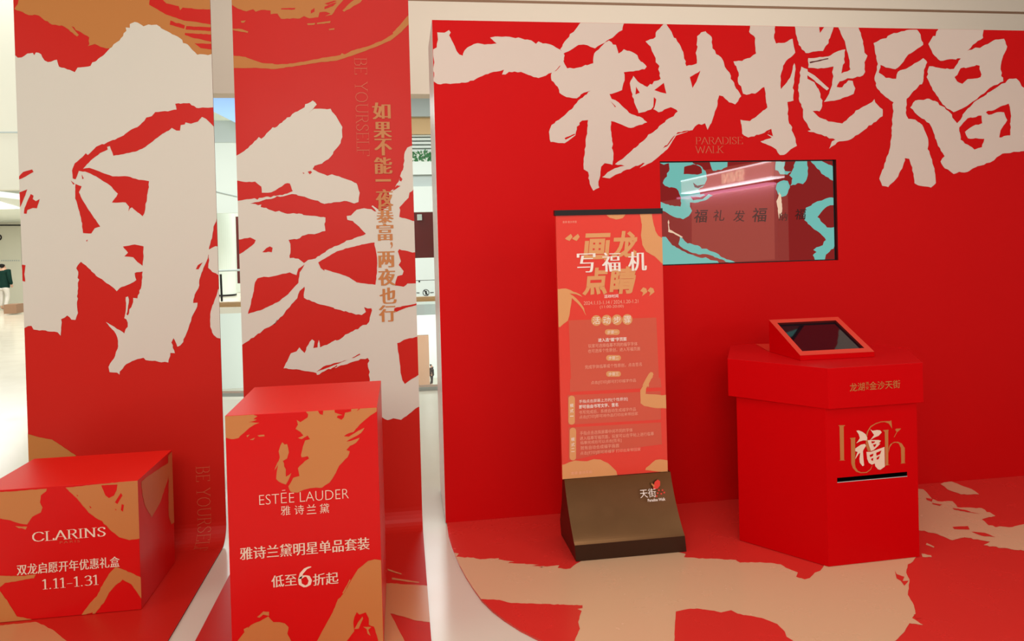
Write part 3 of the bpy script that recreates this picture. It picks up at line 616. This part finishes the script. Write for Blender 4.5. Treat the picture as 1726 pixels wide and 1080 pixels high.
for s in (0, 1):
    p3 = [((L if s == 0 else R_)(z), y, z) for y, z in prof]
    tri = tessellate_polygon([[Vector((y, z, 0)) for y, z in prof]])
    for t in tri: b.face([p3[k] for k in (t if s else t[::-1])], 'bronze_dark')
foot = b.build('foot', ps)
px0, px1 = .7335, 1.261
b = B(); b.box((px0, yb-.006, .352), (px1, yb+.012, 1.63), 'poster'); 
PB = Plane((0, yb-.006, 0), (1, 0, 0), (0, 0, 1)); S1 = (930, 350, 6.355); S2 = (930, 480, 6.355); S3 = (930, 640, 6.355)
art(b, PB, "180,380 1120,350 1150,1079 210,1090", 'poster2', .0004, S2, 0)  # text panels with the gloss reflection tinted in
art(b, PB, "195,-10 1165,-20 1175,80 195,130", 'poster2', .0004, S3, 0)
art(b, PB, "170,165 1165,120 1170,425 175,480", 'poster2', .0004, S3, 0); art(b, PB, "180,510 1170,455 1180,690 700,750 270,850 180,860", 'poster2', .0004, S3, 0)
G = 'poster_gold'
for z, s in ((S1, "580,60 800,60 780,85 760,110 690,127 620,107 595,88"), (S1, "940,50 1070,50 1085,150 1110,250 1140,300 1250,360 1250,620 1175,592 1100,520 1010,470 970,400 955,290 965,180"),
             (S2, "30,45 75,45 150,38 200,55 300,100 330,130 260,100 190,92 240,125 300,185 345,250 368,330 330,260 270,190 215,140 205,220 190,320 172,382 90,450 30,460"),
             (S3, "1000,0 1060,-45 1075,-80 1090,-60 1060,0 1010,90 1005,150 1100,155 1180,165 1300,150 1300,306 1225,306 1100,300 990,280 950,250 948,110 980,60"), (S2, "970,1079 1010,1000 1040,950 1060,932 1085,940 1080,990 1040,1040 1040,1090"),
             (S3, "80,910 135,905 190,880 250,862 300,868 380,870 450,848 520,852 600,890 690,975 720,1080 80,1080"), (S3, "1000,965 1010,940 1070,890 1110,858 1160,850 1240,862 1300,860 1300,1000")):
    art(b, PB, s, G, .0008, z, .3, 5)
o = b.build('board', ps, clips=[((px0, 0, 0), (-1, 0, 0)), ((px1, 0, 0), (1, 0, 0)), ((0, 0, .353), (0, 0, -1)), ((0, 0, 1.62), (0, 0, 1))]); o['label'] = 'orange-red poster board with tan brush marks'; board = o
b = B(); b.box((px0-.006, yb-.012, 1.617), (px1+.004, yb+.018, 1.643), 'dark'); b.build('top_bar', ps)
c = B()
for ch, x, y in (('画', 1006, 416), ('龙', 1053, 412), ('点', 1004, 474), ('睛', 1050, 472)):
    place(c, PB, glyphs(ch, .035), x, y, 42, 46, G, .0012, shear=.12)
for x, y, s in ((965, 400, "«"), (1091, 491, "»")):
    q = -1 if s == "«" else 1
    for k in (-6, 6):
        art(c, PB, [(x+k-7*1, y+(-2)*q), (x+k+3*1, y-6*1), (x+k+6, y-1), (x+k+1, y+6), (x+k-4, y+4)] if q < 0 else [(x+k+6, y+1), (x+k-3, y+8), (x+k-1, y+2), (x+k-6, y-1), (x+k-1, y-7), (x+k+4, y-5)], G, .0012, ID, 0)
for ch, x, y in (('写', 988, 443), ('福', 1030, 441.5), ('机', 1074, 440)):
    place(c, PB, glyphs(ch, -.012), x, y, 29, 32, 'white_ink', .0026, song=.035)
o = c.build('title', board); o['label'] = 'large tan and white characters'
c = B(); wi = 'white_ink'; ri = 'rose_ink'
rows = [('活动时间', 1030, 499, 24, 6, wi, .01), ('2024.1.13-1.14 / 2024.1.20-1.21', 1030, 509, 92, 6, ri, .0), ('(11:00-20:00)', 1031, 517, 40, 6, ri, 0),
        ('进入选“福”字页面', 1032, 572, 48, 6.5, wi, .02), ('玩家可选择临摹不同的福字字体', 1033, 581, 83, 6.5, ri, 0), ('也可选择个性原创，进入写福页面', 1035, 589.5, 88, 6.5, ri, 0),
        ('完成字体临摹或个性原创，点击签名', 1034, 616, 96, 6.5, ri, 0), ('点击[打印]即可打印福字作品', 1034, 643, 76, 6.5, ri, 0),
        ('手指点击屏幕上方的[个性原创]', 1017, 674.5, 82, 6.5, wi, 0), ('即可自由书写文字、签名', 1009, 683.5, 66, 6.5, wi, .02), ('书写完成后，系统自动生成福字作品', 1024, 692, 96, 6.5, ri, 0), ('点击[打印]即可将作品打印出来带回家', 1026, 700, 99, 6.5, ri, 0),
        ('手指点击选择屏幕中间不同的字体', 1022, 727, 89, 6.5, ri, 0), ('进入临摹写福页面，玩家可以在字帖上进行临摹', 1040, 734.5, 125, 6.5, ri, 0), ('临摹完成后可以点击[签名]', 1013, 744, 69, 6.5, ri, 0), ('就有自动合成福字画面', 1011, 752.5, 65, 6.5, ri, 0), ('点击[打印]即可将福字 打印出来带回家', 1029, 760.5, 102, 6.5, ri, 0), ('龙湖 金沙天街', 980, 796, 36, 5, ri, 0), ('龙湖 金沙天街', 960, 374, 24, 4, ri, 0)]
def tilt_place(s, x, y, w, h, mt, bd, e=.0016):
    c = B(); place(c, PB, glyphs(s, bd), x, y, w, h, mt, e); c.build('text_line', board)
for s, x, y, w, h, mt, bd in rows: tilt_place(s, x, y, w, h, mt, bd)
def pill(x, y, w, h, mt, e=.0012):
    r = min(w, h)/2; q = []
    for k in range(24):
        a = k*2*math.pi/24; q.append((x+(w/2-r)*(1 if math.cos(a) > 0 else -1)+r*math.cos(a), y+(h/2-r)*(1 if math.sin(a) > 0 else -1)+r*math.sin(a)))
    art(c, PB, q, mt, e, ID, 0)
for i, ch in enumerate('活动步骤'):
    x = 1005+i*17.4; y = 540-i*.6; c = B(); pill(x, y, 17, 18, G, .0012+i*.0001); place(c, PB, glyphs(ch, .0), x, y, 12, 12, wi, .002); c.build('round_label', board)
for s, x, y in (('步骤一', 1032, 559.5), ('步骤二', 1034, 603), ('步骤三', 1034, 630)):
    c = B(); pill(x, y, 25, 9.5, G); place(c, PB, glyphs(s, .0), x, y, 17, 6, wi, .002); c.build('step_label', board)
for s, y, h in (('模式一', 691, 49), ('模式二', 748, 55)):
    x = 963.5 if y < 700 else 965.5
    c = B(); pill(x, y, 11, h, G)
    for k, ch in enumerate(s): place(c, PB, glyphs(ch, .01), x, y-8+k*9, 6, 6 if ch not in '一' else 1.2, wi, .002)
    c.build('mode_label', board)
# emblem on the foot: front slope runs roughly through these two points
sl = Plane((0, 3.418, .25), (1, 0, 0), (0, (yb-.012-3.395), (.352-.17)))
c = B(); sl = Plane((0, 3.4435, .26), (1, 0, 0), (0, .083, .22))
place(c, sl, glyphs('天街', .0), 1091.5, 831, 27, 15, wi, .006); place(c, sl, glyphs('Paradise Walk', .02), 1106, 842, 30, 5, wi, .006)
art(c, sl, "1100,822 1103,812 1108,808 1112,811 1112,818 1108,823 1102,825", 'butterfly', .006, ID, 0); art(c, sl, "1102,822 1097,816 1098,814 1103,818", 'gold2', .006, ID, 0)
for x, y in ((1110, 826), (1116, 826), (1108, 831), (1114, 832), (1119, 830), (1106, 836)):
    art(c, sl, [(x-1.3, y-1.3), (x+1.3, y-1.3), (x+1.3, y+1.3), (x-1.3, y+1.3)], 'butterfly', .006, ID, 0)
c.build('emblem', foot); adopt(ps)

# ------------------------------------------------------------------ kiosk
kz = .0035
ki = empty('kiosk', 'red hexagonal kiosk pedestal with overhanging top and dark print slot', 'kiosk', (2.08, 3.47, kz))
ped = [(1.605, 3.433), (1.8575, 3.075), (2.316, 3.087), (2.52, 3.46), (2.30, 3.83), (1.80, 3.82)]
cap = [(1.566, 3.44), (1.864, 3.057), (2.342, 3.074), (2.55, 3.46), (2.33, 3.87), (1.771, 3.85)]
cz0, cz1 = .715, .898
# pedestal with the slot cut into its front-right face
pf = Plane((ped[1][0], ped[1][1], 0), (ped[2][0]-ped[1][0], ped[2][1]-ped[1][1], 0), (0, 0, 1)); Lf = math.hypot(ped[2][0]-ped[1][0], ped[2][1]-ped[1][1])
su0, sv0 = pf.uv(1411, 808); su1, sv1 = pf.uv(1529, 799); sz0, sz1 = (sv0+sv1)/2-.0095, (sv0+sv1)/2+.0095
b = B(); n = 6
for j in range(6):
    if j == 1: continue
    a, q = ped[j], ped[(j+1) % 6]; b.face([(a[0], a[1], kz), (q[0], q[1], kz), (q[0], q[1], cz0+.01), (a[0], a[1], cz0+.01)], 'kiosk')
us = [0, su0, su1, Lf]; zz = [kz, sz0, sz1, cz0+.01]
for i in range(3):
    for j in range(3):
        if i == 1 and j == 1: continue
        b.face([pf.at(us[i], zz[j]), pf.at(us[i+1], zz[j]), pf.at(us[i+1], zz[j+1]), pf.at(us[i], zz[j+1])], 'kiosk')
b.face([(x, y, kz) for x, y in ped[::-1]], 'kiosk'); body = b.build('body', ki)
b = B(); dd = -.06
b.face([pf.at(su0, sz0), pf.at(su1, sz0), pf.at(su1, sz0, dd), pf.at(su0, sz0, dd)], 'dark'); b.face([pf.at(su0, sz1, dd), pf.at(su1, sz1, dd), pf.at(su1, sz1), pf.at(su0, sz1)], 'dark')
b.face([pf.at(su0, sz0, dd), pf.at(su1, sz0, dd), pf.at(su1, sz1, dd), pf.at(su0, sz1, dd)], 'dark'); b.face([pf.at(su0, sz0), pf.at(su0, sz0, dd), pf.at(su0, sz1, dd), pf.at(su0, sz1)], 'dark'); b.face([pf.at(su1, sz0, dd), pf.at(su1, sz0), pf.at(su1, sz1), pf.at(su1, sz1, dd)], 'dark')
b.face([pf.at(su0, sz0-.003, .0006), pf.at(su1, sz0-.003, .0006), pf.at(su1, sz0, .0006), pf.at(su0, sz0, .0006)], 'grey')
o = b.build('print_slot', body); o['label'] = 'dark horizontal slot'
b = B(); b.prism(cap, cz0, cz1, 'kiosk', 'kiosk_top'); ktop = b.build('top', ki, bevel=.002)
cf = Plane((cap[1][0], cap[1][1], 0), (cap[2][0]-cap[1][0], cap[2][1]-cap[1][1], 0), (0, 0, 1))
c = B(); place(c, cf, glyphs('龙湖', .004), 1444.5, 652, 25, 14, 'gold2', .0012); place(c, cf, glyphs('金沙天街', .004), 1491, 648.5, 52, 14, 'gold2', .0012)
place(c, cf, glyphs('西', 0), 1461.5, 646.5, 5, 5.5, 'gold2', .0012); place(c, cf, glyphs('安', 0), 1461.5, 653.5, 5, 5.5, 'gold2', .0012); c.build('owner_lettering', ktop)
c = B(); L4 = (1390, 690, 7.7125)
for s in ("175,205 265,203 262,210 246,218 252,655 270,660 185,663 202,655 192,218", "325,370 400,363 395,385 395,640 392,700 400,750 430,795 470,815 540,812 590,775 625,715 600,780 545,822 470,826 410,808 365,760 345,700 340,385",
          "865,140 875,250 855,215 830,180 780,162 730,165 660,190 600,230 565,290 550,350 560,420 590,500 600,540 560,540 535,470 535,350 550,285 595,215 660,178 730,155 790,152 845,150",
          "755,268 830,262 825,290 825,715 850,718 775,730 790,715 780,290", "915,262 925,250 990,245 985,256 940,295 905,360 898,358 935,290", "830,500 850,450 900,420 950,418 1000,440 1040,500 1040,690 1055,695 985,703 995,690 990,500 960,440 920,428 880,440 845,490 830,560"):
    art(c, pf, s, 'gold2', .0006, L4, 0)
for s in ("410,275 440,270 490,290 530,320 552,365 545,400 500,400 450,415 405,440 430,410 455,370 440,320", "395,505 470,455 520,445 535,470 500,525 495,545 500,620 510,725 490,735 455,690 450,640 460,560 440,575 395,645 400,620 425,550 395,540",
          "590,255 620,275 680,265 720,270 740,295 700,340 650,360 590,395 640,330 620,300", "555,400 590,395 700,395 730,405 700,440 720,440 690,475 640,520 600,540 575,470", "540,550 600,548 690,515 775,485 780,740 720,782 690,775 655,735 650,700 610,715 570,690 550,640"):
    art(c, pf, s, 'cream_ink', .0012, L4, 0)
for s in ("600,410 655,412 640,430 610,440", "625,455 670,445 660,470 640,490", "580,590 630,570 625,600 590,620", "665,560 735,530 715,580 670,600", "600,640 628,625 625,665 605,660", "672,625 712,600 700,640 672,652"):
    art(c, pf, s, 'kiosk', .0018, L4, 0)
c.build('lucky_emblem', body); adopt(ki)

# tablet housing on the kiosk
tb = empty('tablet_stand', 'wedge-shaped red tablet housing with dark screen on top of the kiosk', 'tablet', (2.05, 3.42, cz1+.001))
tx0, tx1, ty0, ty1 = 1.857, 2.241, 3.277, 3.574; tz0 = cz1+.001
hf = .024; hb = un(1296.1, 539.1, (0, 1, 0), ty1)[2]-tz0
tp = Plane((tx0, ty0, tz0+hf), (1, 0, 0), (0, ty1-ty0, hb-hf)); TL = math.hypot(ty1-ty0, hb-hf); TW = tx1-tx0
Q = (1270, 520, 7.845)
oc = [tp.uv(1270+x/7.845, 520+y/7.845) for x, y in ((640, 565), (1455, 520), (1095, 155), (320, 190))]
ou0, ou1 = (oc[0][0]+oc[3][0])/2, (oc[1][0]+oc[2][0])/2; ov0, ov1 = (oc[0][1]+oc[1][1])/2, (oc[2][1]+oc[3][1])/2
b = B(); zb, zf = tz0+hb, tz0+hf
b.face([(tx0, ty0, tz0), (tx1, ty0, tz0), (tx1, ty0, zf), (tx0, ty0, zf)], 'kiosk'); b.face([(tx1, ty1, tz0), (tx0, ty1, tz0), (tx0, ty1, zb), (tx1, ty1, zb)], 'kiosk')
b.face([(tx0, ty1, tz0), (tx0, ty0, tz0), (tx0, ty0, zf), (tx0, ty1, zb)], 'kiosk'); b.face([(tx1, ty0, tz0), (tx1, ty1, tz0), (tx1, ty1, zb), (tx1, ty0, zf)], 'kiosk')
b.face([(tx0, ty1, tz0), (tx1, ty1, tz0), (tx1, ty0, tz0), (tx0, ty0, tz0)], 'kiosk')
b.build('housing', tb)
b = B(); us = [0, ou0, ou1, TW]; vz = [0, ov0, ov1, TL]
for i in range(3):
    for j in range(3):
        if i == 1 and j == 1: continue
        b.face([tp.at(us[i], vz[j], .0005), tp.at(us[i+1], vz[j], .0005), tp.at(us[i+1], vz[j+1], .0005), tp.at(us[i], vz[j+1], .0005)], 'frame')
for p, q in (((ou0, ov0), (ou1, ov0)), ((ou1, ov0), (ou1, ov1)), ((ou1, ov1), (ou0, ov1)), ((ou0, ov1), (ou0, ov0))):
    b.face([tp.at(*p, .0005), tp.at(*q, .0005), tp.at(*q, -.012), tp.at(*p, -.012)], 'edge')
o = b.build('bezel', tb); o['label'] = 'orange-red screen frame'
b = B(); b.face([tp.at(ou0-.004, ov0-.004, -.011), tp.at(ou1+.004, ov0-.004, -.011), tp.at(ou1+.004, ov1+.004, -.011), tp.at(ou0-.004, ov1+.004, -.011)], 'screen_off'); o = b.build('screen', tb); o['label'] = 'dark glossy screen'
adopt(tb)
b = B(); b.prism([(1.915, 3.84), (1.862, 3.60), (1.95, 3.578), (2.02, 3.80)], cz1+.0008, cz1+.003, 'frame'); tag(b.build('paper_card'), 'thin red card lying on the kiosk behind the tablet housing', 'card')

# ------------------------------------------------------------------ hall background
def rod(b, p, q, r, mt, n=10):
    p, q = Vector(p), Vector(q); d = (q-p).normalized(); a = d.orthogonal().normalized(); c = d.cross(a)
    for k in range(n):
        t0, t1 = 2*math.pi*k/n, 2*math.pi*(k+1)/n
        o0 = a*math.cos(t0)*r+c*math.sin(t0)*r; o1 = a*math.cos(t1)*r+c*math.sin(t1)*r
        b.face([p+o0, p+o1, q+o1, q+o0], mt)
    b.face([p+a*math.cos(2*math.pi*k/n)*r+c*math.sin(2*math.pi*k/n)*r for k in range(n)][::-1], mt); b.face([q+a*math.cos(2*math.pi*k/n)*r+c*math.sin(2*math.pi*k/n)*r for k in range(n)], mt)
# glass balustrade at the atrium edge, curving away on the left
bal = empty('glass_balustrade', 'glass balustrade with pale wood handrail, beyond the gaps between the banners', 'balustrade', (0, 7.75, 0))
cv = [(8.5, 7.70)] + [(x, 7.70+.012*(x-.5)**2*(1 if x < .5 else 0)*4) for x in [1.5, .5, -.2, -.8, -1.3, -1.7, -2.1, -2.5, -2.8]]
b = B()
for a, q in zip(cv, cv[1:]): b.face([(a[0], a[1], 0), (q[0], q[1], 0), (q[0], q[1], .9), (a[0], a[1], .9)], 'glass')
b.build('glass_pane', bal)
b = B()
for a, q in zip(cv, cv[1:]): rod(b, (a[0], a[1], .93), (q[0], q[1], .93), .027, 'wood')
b.build('handrail', bal)
b = B()
for a, q in zip(cv, cv[1:]):
    d0 = .06; b.face([(q[0], q[1]-d0, .03), (a[0], a[1]-d0, .03), (a[0], a[1]+d0, .03), (q[0], q[1]+d0, .03)][::-1], 'brown'); b.face([(q[0], q[1]-d0, -.006), (a[0], a[1]-d0, -.006), (a[0], a[1]-d0, .03), (q[0], q[1]-d0, .03)], 'grey')
b.build('base_rail', bal); adopt(bal)
# opposite gallery fascias (seen through the right-hand gap and above)
def zat(px, py, y): return on(px, py, y)[2]
def band(b, x0, x1, y, p0, p1, mt, th=.3, px=710):
    b.box((x0, y, zat(px, p1, y)), (x1, y+th, zat(px, p0, y)), mt)
b = B(); Y = 22.0
band(b, -2.6, 6, Y, 20, 165, 'white'); band(b, -2.6, 6, Y, 165, 196, 'grey'); band(b, -2.6, 6, Y+.2, 196, 226, 'wood')
band(b, -2.6, 6, Y, 272, 294, 'white'); band(b, -2.6, 6, Y+.1, 294, 314, 'grey'); band(b, -2.6, 6, Y, 314, 357, 'white')
struct(b.build('trim_2'))
lv = empty('louvre_screen', 'white horizontal louvres high up in the gap between slogan banner and red wall', 'louvres', (1, Y, 4))
b = B()
for k in range(5): band(b, -2.6, 6, Y+.3, 226+k*6.4, 230+k*6.4, 'white', .15)
b.build('slats', lv); b = B(); band(b, -2.6, 6, Y+.5, 226, 256, 'grey', .05); b.build('backing', lv); adopt(lv)
b = B(); random.seed(3)
for k in range(420):
    x = random.uniform(-1.0, 3.0); z = zat(710, 271, Y)+random.uniform(0, .3); y = Y+.12+random.uniform(0, .1); s = random.uniform(.04, .10)
    a = random.uniform(0, 6.28); v = Vector((math.cos(a)*s, 0, math.sin(a)*s)); w = Vector((-math.sin(a)*s*.4, random.uniform(-.04, .04), math.cos(a)*s*.4)); p = Vector((x, y, z))
    b.face([p-v, p-w, p+v, p+w], 'leaf')
tag(b.build('planter_foliage'), 'strip of green plants on the upper gallery ledge under the white louvres', 'plants')['kind'] = 'stuff'
b = B(); b.box((-1.5, 26, -.01), (4.5, 26.2, zat(710, 350, 26)), 'maroon'); b.box((on(703, 360, 25.9)[0], 25.9, zat(710, 371, 25.9)), (on(711, 360, 25.9)[0], 26, zat(710, 361, 25.9)), 'grey'); tag(b.build('shop_front'), 'dark maroon shop front across the atrium, right gap', 'shop front')
b = B(); band(b, -2.6, 6, Y, 435, 472, 'white'); band(b, -2.6, 6, Y, 473, 530, 'white'); struct(b.build('trim_3'))
b = B(); band(b, -2.6, 6, Y-.05, 513, 531, 'grey', .1); struct(b.build('trim_4'))
# round prohibition mark with arrows
YP = Plane((0, Y-.01, 0), (1, 0, 0), (0, 0, 1)); c = B()
n = 28
for k in range(n):
    a0, a1 = 2*math.pi*k/n, 2*math.pi*(k+1)/n; f = lambda a, r: (718+r*math.cos(a), 493+r*math.sin(a))
    art(c, YP, [f(a0, 4.6), f(a1, 4.6), f(a1, 5.6), f(a0, 5.6)], 'dark', .004, ID, 0)
art(c, YP, "714,489 715,488.4 722,497 721,497.8", 'dark', .004, ID, 0); art(c, YP, "716.5,490 719.5,490.5 719,496.5 717,496", 'dark', .004, ID, 0)
art(c, YP, "702,492.7 707,492.7 707,493.8 702,493.8", 'dark', .004, ID, 0); art(c, YP, "725,492.4 731,492 731,493 725,493.6", 'dark', .004, ID, 0); art(c, YP, "705.5,473 708,473 708,475.5 705.5,475.5", 'dark', .004, ID, 0)
tag(c.build('warning_sticker'), 'round black prohibition sign with small arrows on the white gallery front', 'sign')
# through the left gap
b = B(); band(b, -9, -3.2, Y, 203, 359, 'white', .2, 380); band(b, -9, -3.2, Y-.02, 203, 240, 'grey', .05, 380); struct(b.build('trim_5'))
p = [on(352, 320, Y-.03), on(400, 331, Y-.03)]; b = B(); rod(b, p[0], p[1], .012, 'grey', 6); struct(b.build('trim_6'))
b = B(); q = [on(340, 164, 21.5), on(420, 160, 21.5), on(420, 218, 21.5), on(340, 178, 21.5)]; b.face(q, 'sky'); b.face([v+Vector((0, .05, 0)) for v in q][::-1], 'white'); struct(b.build('window_1'))
co = on(381, 492, 25); b = B(); b.cyl((co[0], 25), .31, 0, zat(380, 356, 25), 'white', 32); col = tag(b.build('round_column', smooth=False), 'pale round column seen through the gap between the two banners', 'column')
b = B(); b.cyl((co[0], 25), .325, 0, .045, 'dark', 32); b.build('base_ring', col)
b = B(); a = on(397, 365, 27); q = on(409, 480, 27); b.box((a[0], 27, -.01), (q[0]+.6, 27.2, a[2]), 'maroon'); tag(b.build('shop_front'), 'narrow dark maroon shop front right of the round column', 'shop front')
b = B(); a = on(395, 478, 26.5); b.box((a[0], 26.5, 0), (a[0]+.5, 26.6, a[2]), 'white'); tag(b.build('notice_board'), 'small white board at the foot of the maroon front beside the column', 'board')
b = B(); a = on(340, 457, 22.25); q = on(420, 457, 22.25); rod(b, (a[0], 22.25, a[2]), (q[0], 22.25, a[2]), .03, 'grey'); gr = b.build('gallery_rail'); tag(gr, 'thin pale rail crossing in front of the round column', 'railing')
b = B(); a = on(372, 462, 22.25); q = on(374, 488, 22.25); rod(b, (a[0], 22.25, a[2]), (a[0]+.01, 22.25, 0), .03, 'dark'); b.build('post', gr)
# left strip: hall wall details
c = B(); YL = Plane((0, 23.99, 0), (1, 0, 0), (0, 0, 1))
art(c, YL, "-60,378.5 35,378.5 35,380.5 -60,380.5", 'dark', .004, ID, 0); art(c, YL, "35,380 36.4,380 38.5,450 37,450", 'dark', .004, ID, 0)
for k in range(24):
    a0, a1 = -math.pi/2+math.pi*k/24, -math.pi/2+math.pi*(k+1)/24; f = lambda a, r: (-2+r*math.cos(a), 400+r*math.sin(a))
    art(c, YL, [f(a0, 3), f(a1, 3), f(a1, 5.4), f(a0, 5.4)], 'dark', .004, ID, 0)
for k in range(9): art(c, YL, [(2+k*3.6, 438), (4+k*3.6, 438), (4+k*3.6, 440), (2+k*3.6, 440)], 'grey', .004, ID, 0)
c.m('dark'); struct(c.build('trim_7'))
b = B(); a = on(4, 345, 14); b.prism([(a[0]-.5, 12.8), (a[0]+.2, 12.8), (a[0]-.9, 16.5), (a[0]-1.7, 16.5)], 2.43, 2.46, 'lamp'); tag(b.build('ceiling_lamp'), 'white strip lamp in the hall ceiling at the far left', 'lamp')
b = B(); a = on(8, 498, 20); b.box((on(9, 500, 20.3)[0], 20.2, .02), (on(30, 500, 20.3)[0], 20.6, .25), 'brown'); tag(b.build('low_bench'), 'low dark bench behind the person at far left', 'bench')

# people far away: one continuous skinned body each, clothing as parts
def person(name_label, x, y, z, h, coat, legs, turn=0, hairlen=.0):
    k = h/1.7
    root = empty('person', name_label, 'person', (x, y, z))
    def skin(nm, vs, es, rad, mt, sub=2):
        me = bpy.data.meshes.new(nm)
        R0 = Matrix.Rotation(turn, 3, 'Z')
        me.from_pydata([tuple(R0 @ Vector(v)*k) for v in vs], es, []); o = bpy.data.objects.new(nm, me); C.objects.link(o)
        sm = o.modifiers.new('skin', 'SKIN'); sm.use_smooth_shade = True
        for i, r in enumerate(rad): me.skin_vertices[0].data[i].radius = (r[0]*k, r[1]*k)
        me.skin_vertices[0].data[0].use_root = True
        s = o.modifiers.new('sub', 'SUBSURF'); s.levels = sub; s.render_levels = sub
        me.materials.append(M[mt]); o.parent = root
        return o
    V = [(0, 0, .95), (0, 0, 1.15), (0, 0, 1.38), (0, 0, 1.47), (0, -.01, 1.58), (.2, 0, 1.37), (.25, .02, 1.1), (.24, -.08, .86), (.245, -.1, .78), (-.2, 0, 1.37), (-.25, .02, 1.1), (-.24, -.08, .86), (-.245, -.1, .78),
         (.09, 0, .9), (.1, 0, .5), (.1, .02, .08), (.1, -.13, .03), (-.09, 0, .9), (-.1, -.05, .5), (-.1, .08, .08), (-.1, -.06, .03)]
    Ed = [(0, 1), (1, 2), (2, 3), (3, 4), (2, 5), (5, 6), (6, 7), (7, 8), (2, 9), (9, 10), (10, 11), (11, 12), (0, 13), (13, 14), (14, 15), (15, 16), (0, 17), (17, 18), (18, 19), (19, 20)]
    Rr = [(.15, .11), (.14, .1), (.16, .1), (.055, .055), (.085, .1), (.06, .06), (.045, .045), (.035, .035), (.03, .04), (.06, .06), (.045, .045), (.035, .035), (.03, .04), (.09, .09), (.06, .06), (.04, .04), (.035, .03), (.09, .09), (.06, .06), (.04, .04), (.035, .03)]
    skin('body', V, Ed, Rr, 'skin')
    skin('coat', [(0, 0, 1.0), (0, 0, 1.25), (0, 0, 1.42), (.21, 0, 1.38), (.265, .02, 1.1), (.25, -.07, .88), (-.21, 0, 1.38), (-.265, .02, 1.1), (-.25, -.07, .88), (0, 0, .72)], [(0, 1), (1, 2), (2, 3), (3, 4), (4, 5), (2, 6), (6, 7), (7, 8), (0, 9)],
         [(.2, .15), (.19, .14), (.16, .11), (.08, .08), (.07, .07), (.055, .055), (.08, .08), (.07, .07), (.055, .055), (.21, .16)], coat)
    skin('trousers', [(0, 0, .9), (.1, 0, .72), (.105, 0, .48), (.105, .02, .13), (-.1, 0, .72), (-.105, -.04, .48), (-.105, .07, .13)], [(0, 1), (1, 2), (2, 3), (0, 4), (4, 5), (5, 6)], [(.15, .12), (.1, .1), (.075, .075), (.06, .06), (.1, .1), (.075, .075), (.06, .06)], legs)
    skin('hair', [(0, .025, 1.62), (0, .05, 1.55), (0, .06, 1.47-hairlen)], [(0, 1), (1, 2)], [(.095, .1), (.09, .08), (.06, .05)], 'hair')
    return root
a = on(8, 522, 20); person('person in a dark green coat standing at the far left edge', un(8, 522, (0, 0, 1), 0)[0], un(8, 522, (0, 0, 1), 0)[1], -.006, 1.32, 'green_coat', 'pale_cloth', 2.8)
a = un(38, 506, (0, 0, 1), 0); person('person in dark green top and white trousers, half hidden by the left banner', a[0], min(a[1], 23.5), -.006, 1.15, 'green_coat', 'pale_cloth', .5)
a = un(728, 650, (0, 0, 1), -9.5); person('distant person in dark clothes on the lower floor, right of a brown post', a[0], a[1], -9.5, 1.75, 'dark_cloth', 'dark_cloth', 1.2)
a = un(716, 651, (0, 0, 1), -9.5); b = B(); t_ = on(713, 565, a[1]-1.5); b.box((a[0]-.55, a[1]-1.5, -9.5), (a[0]+.35, a[1]-1.2, t_[2]), 'brown'); tag(b.build('post'), 'brown post on the lower floor left of the distant dark figure', 'post')

# lit shop on the right, behind the photographer: it shows as a reflection in the screens
sf = empty('sign_board', 'backlit shop sign with raised letters over a bright shop front, reflected in the wall screen', 'sign', (5.55, -4.2, 2.37))
def mirrored(px, py, x):    # where the thing stands whose reflection in the wall screen the photo shows
    p = un(px, py, (1, 0, 0), x); return (x, 2*(D+SD)-p[1], p[2])
b = B(); q = [mirrored(px, py, 5.55) for px, py in ((1148, 306), (1301, 272), (1301, 299), (1148, 324))]
ya, yb_ = q[0][1], q[1][1]; zt, zb_ = (q[0][2]+q[1][2])/2, (q[2][2]+q[3][2])/2
b.box((5.55, ya, zb_), (5.75, yb_, zt), 'signlight'); b.box((5.54, ya, zt), (5.75, yb_, zt+.02), 'signedge'); b.box((5.54, ya, zb_-.02), (5.75, yb_, zb_), 'signedge'); b.box((5.45, ya, zb_-.12), (5.6, yb_, zb_-.09), 'signpink'); lb = b.build('light_box', sf)
SP = Plane((5.55, 0, 0), (0, -1, 0), (0, 0, 1)); b = B()
q = [mirrored(px, py, 5.55) for px, py in ((1218, 296), (1254, 288))]
v, f = glyphs('SENKNI', .0); xa = min(p[0] for p in v); xb = max(p[0] for p in v); y0 = min(p[1] for p in v); y1 = max(p[1] for p in v)
u0_, u1_ = -q[1][1], -q[0][1]
b.tris(SP, [(u0_+(p[0]-xa)/(xb-xa)*(u1_-u0_), zb_+.025+(p[1]-y0)/(y1-y0)*(zt-zb_-.05)) for p in v], f, 'signletter', .02); b.build('sign_letters', lb); adopt(sf)
b = B(); b.box((5.62, -7.5, 0), (5.8, -2.5, 2.28), 'shopwall'); tag(b.build('shop_front'), 'bright backlit shop front on the right, opposite the red wall', 'shop front')
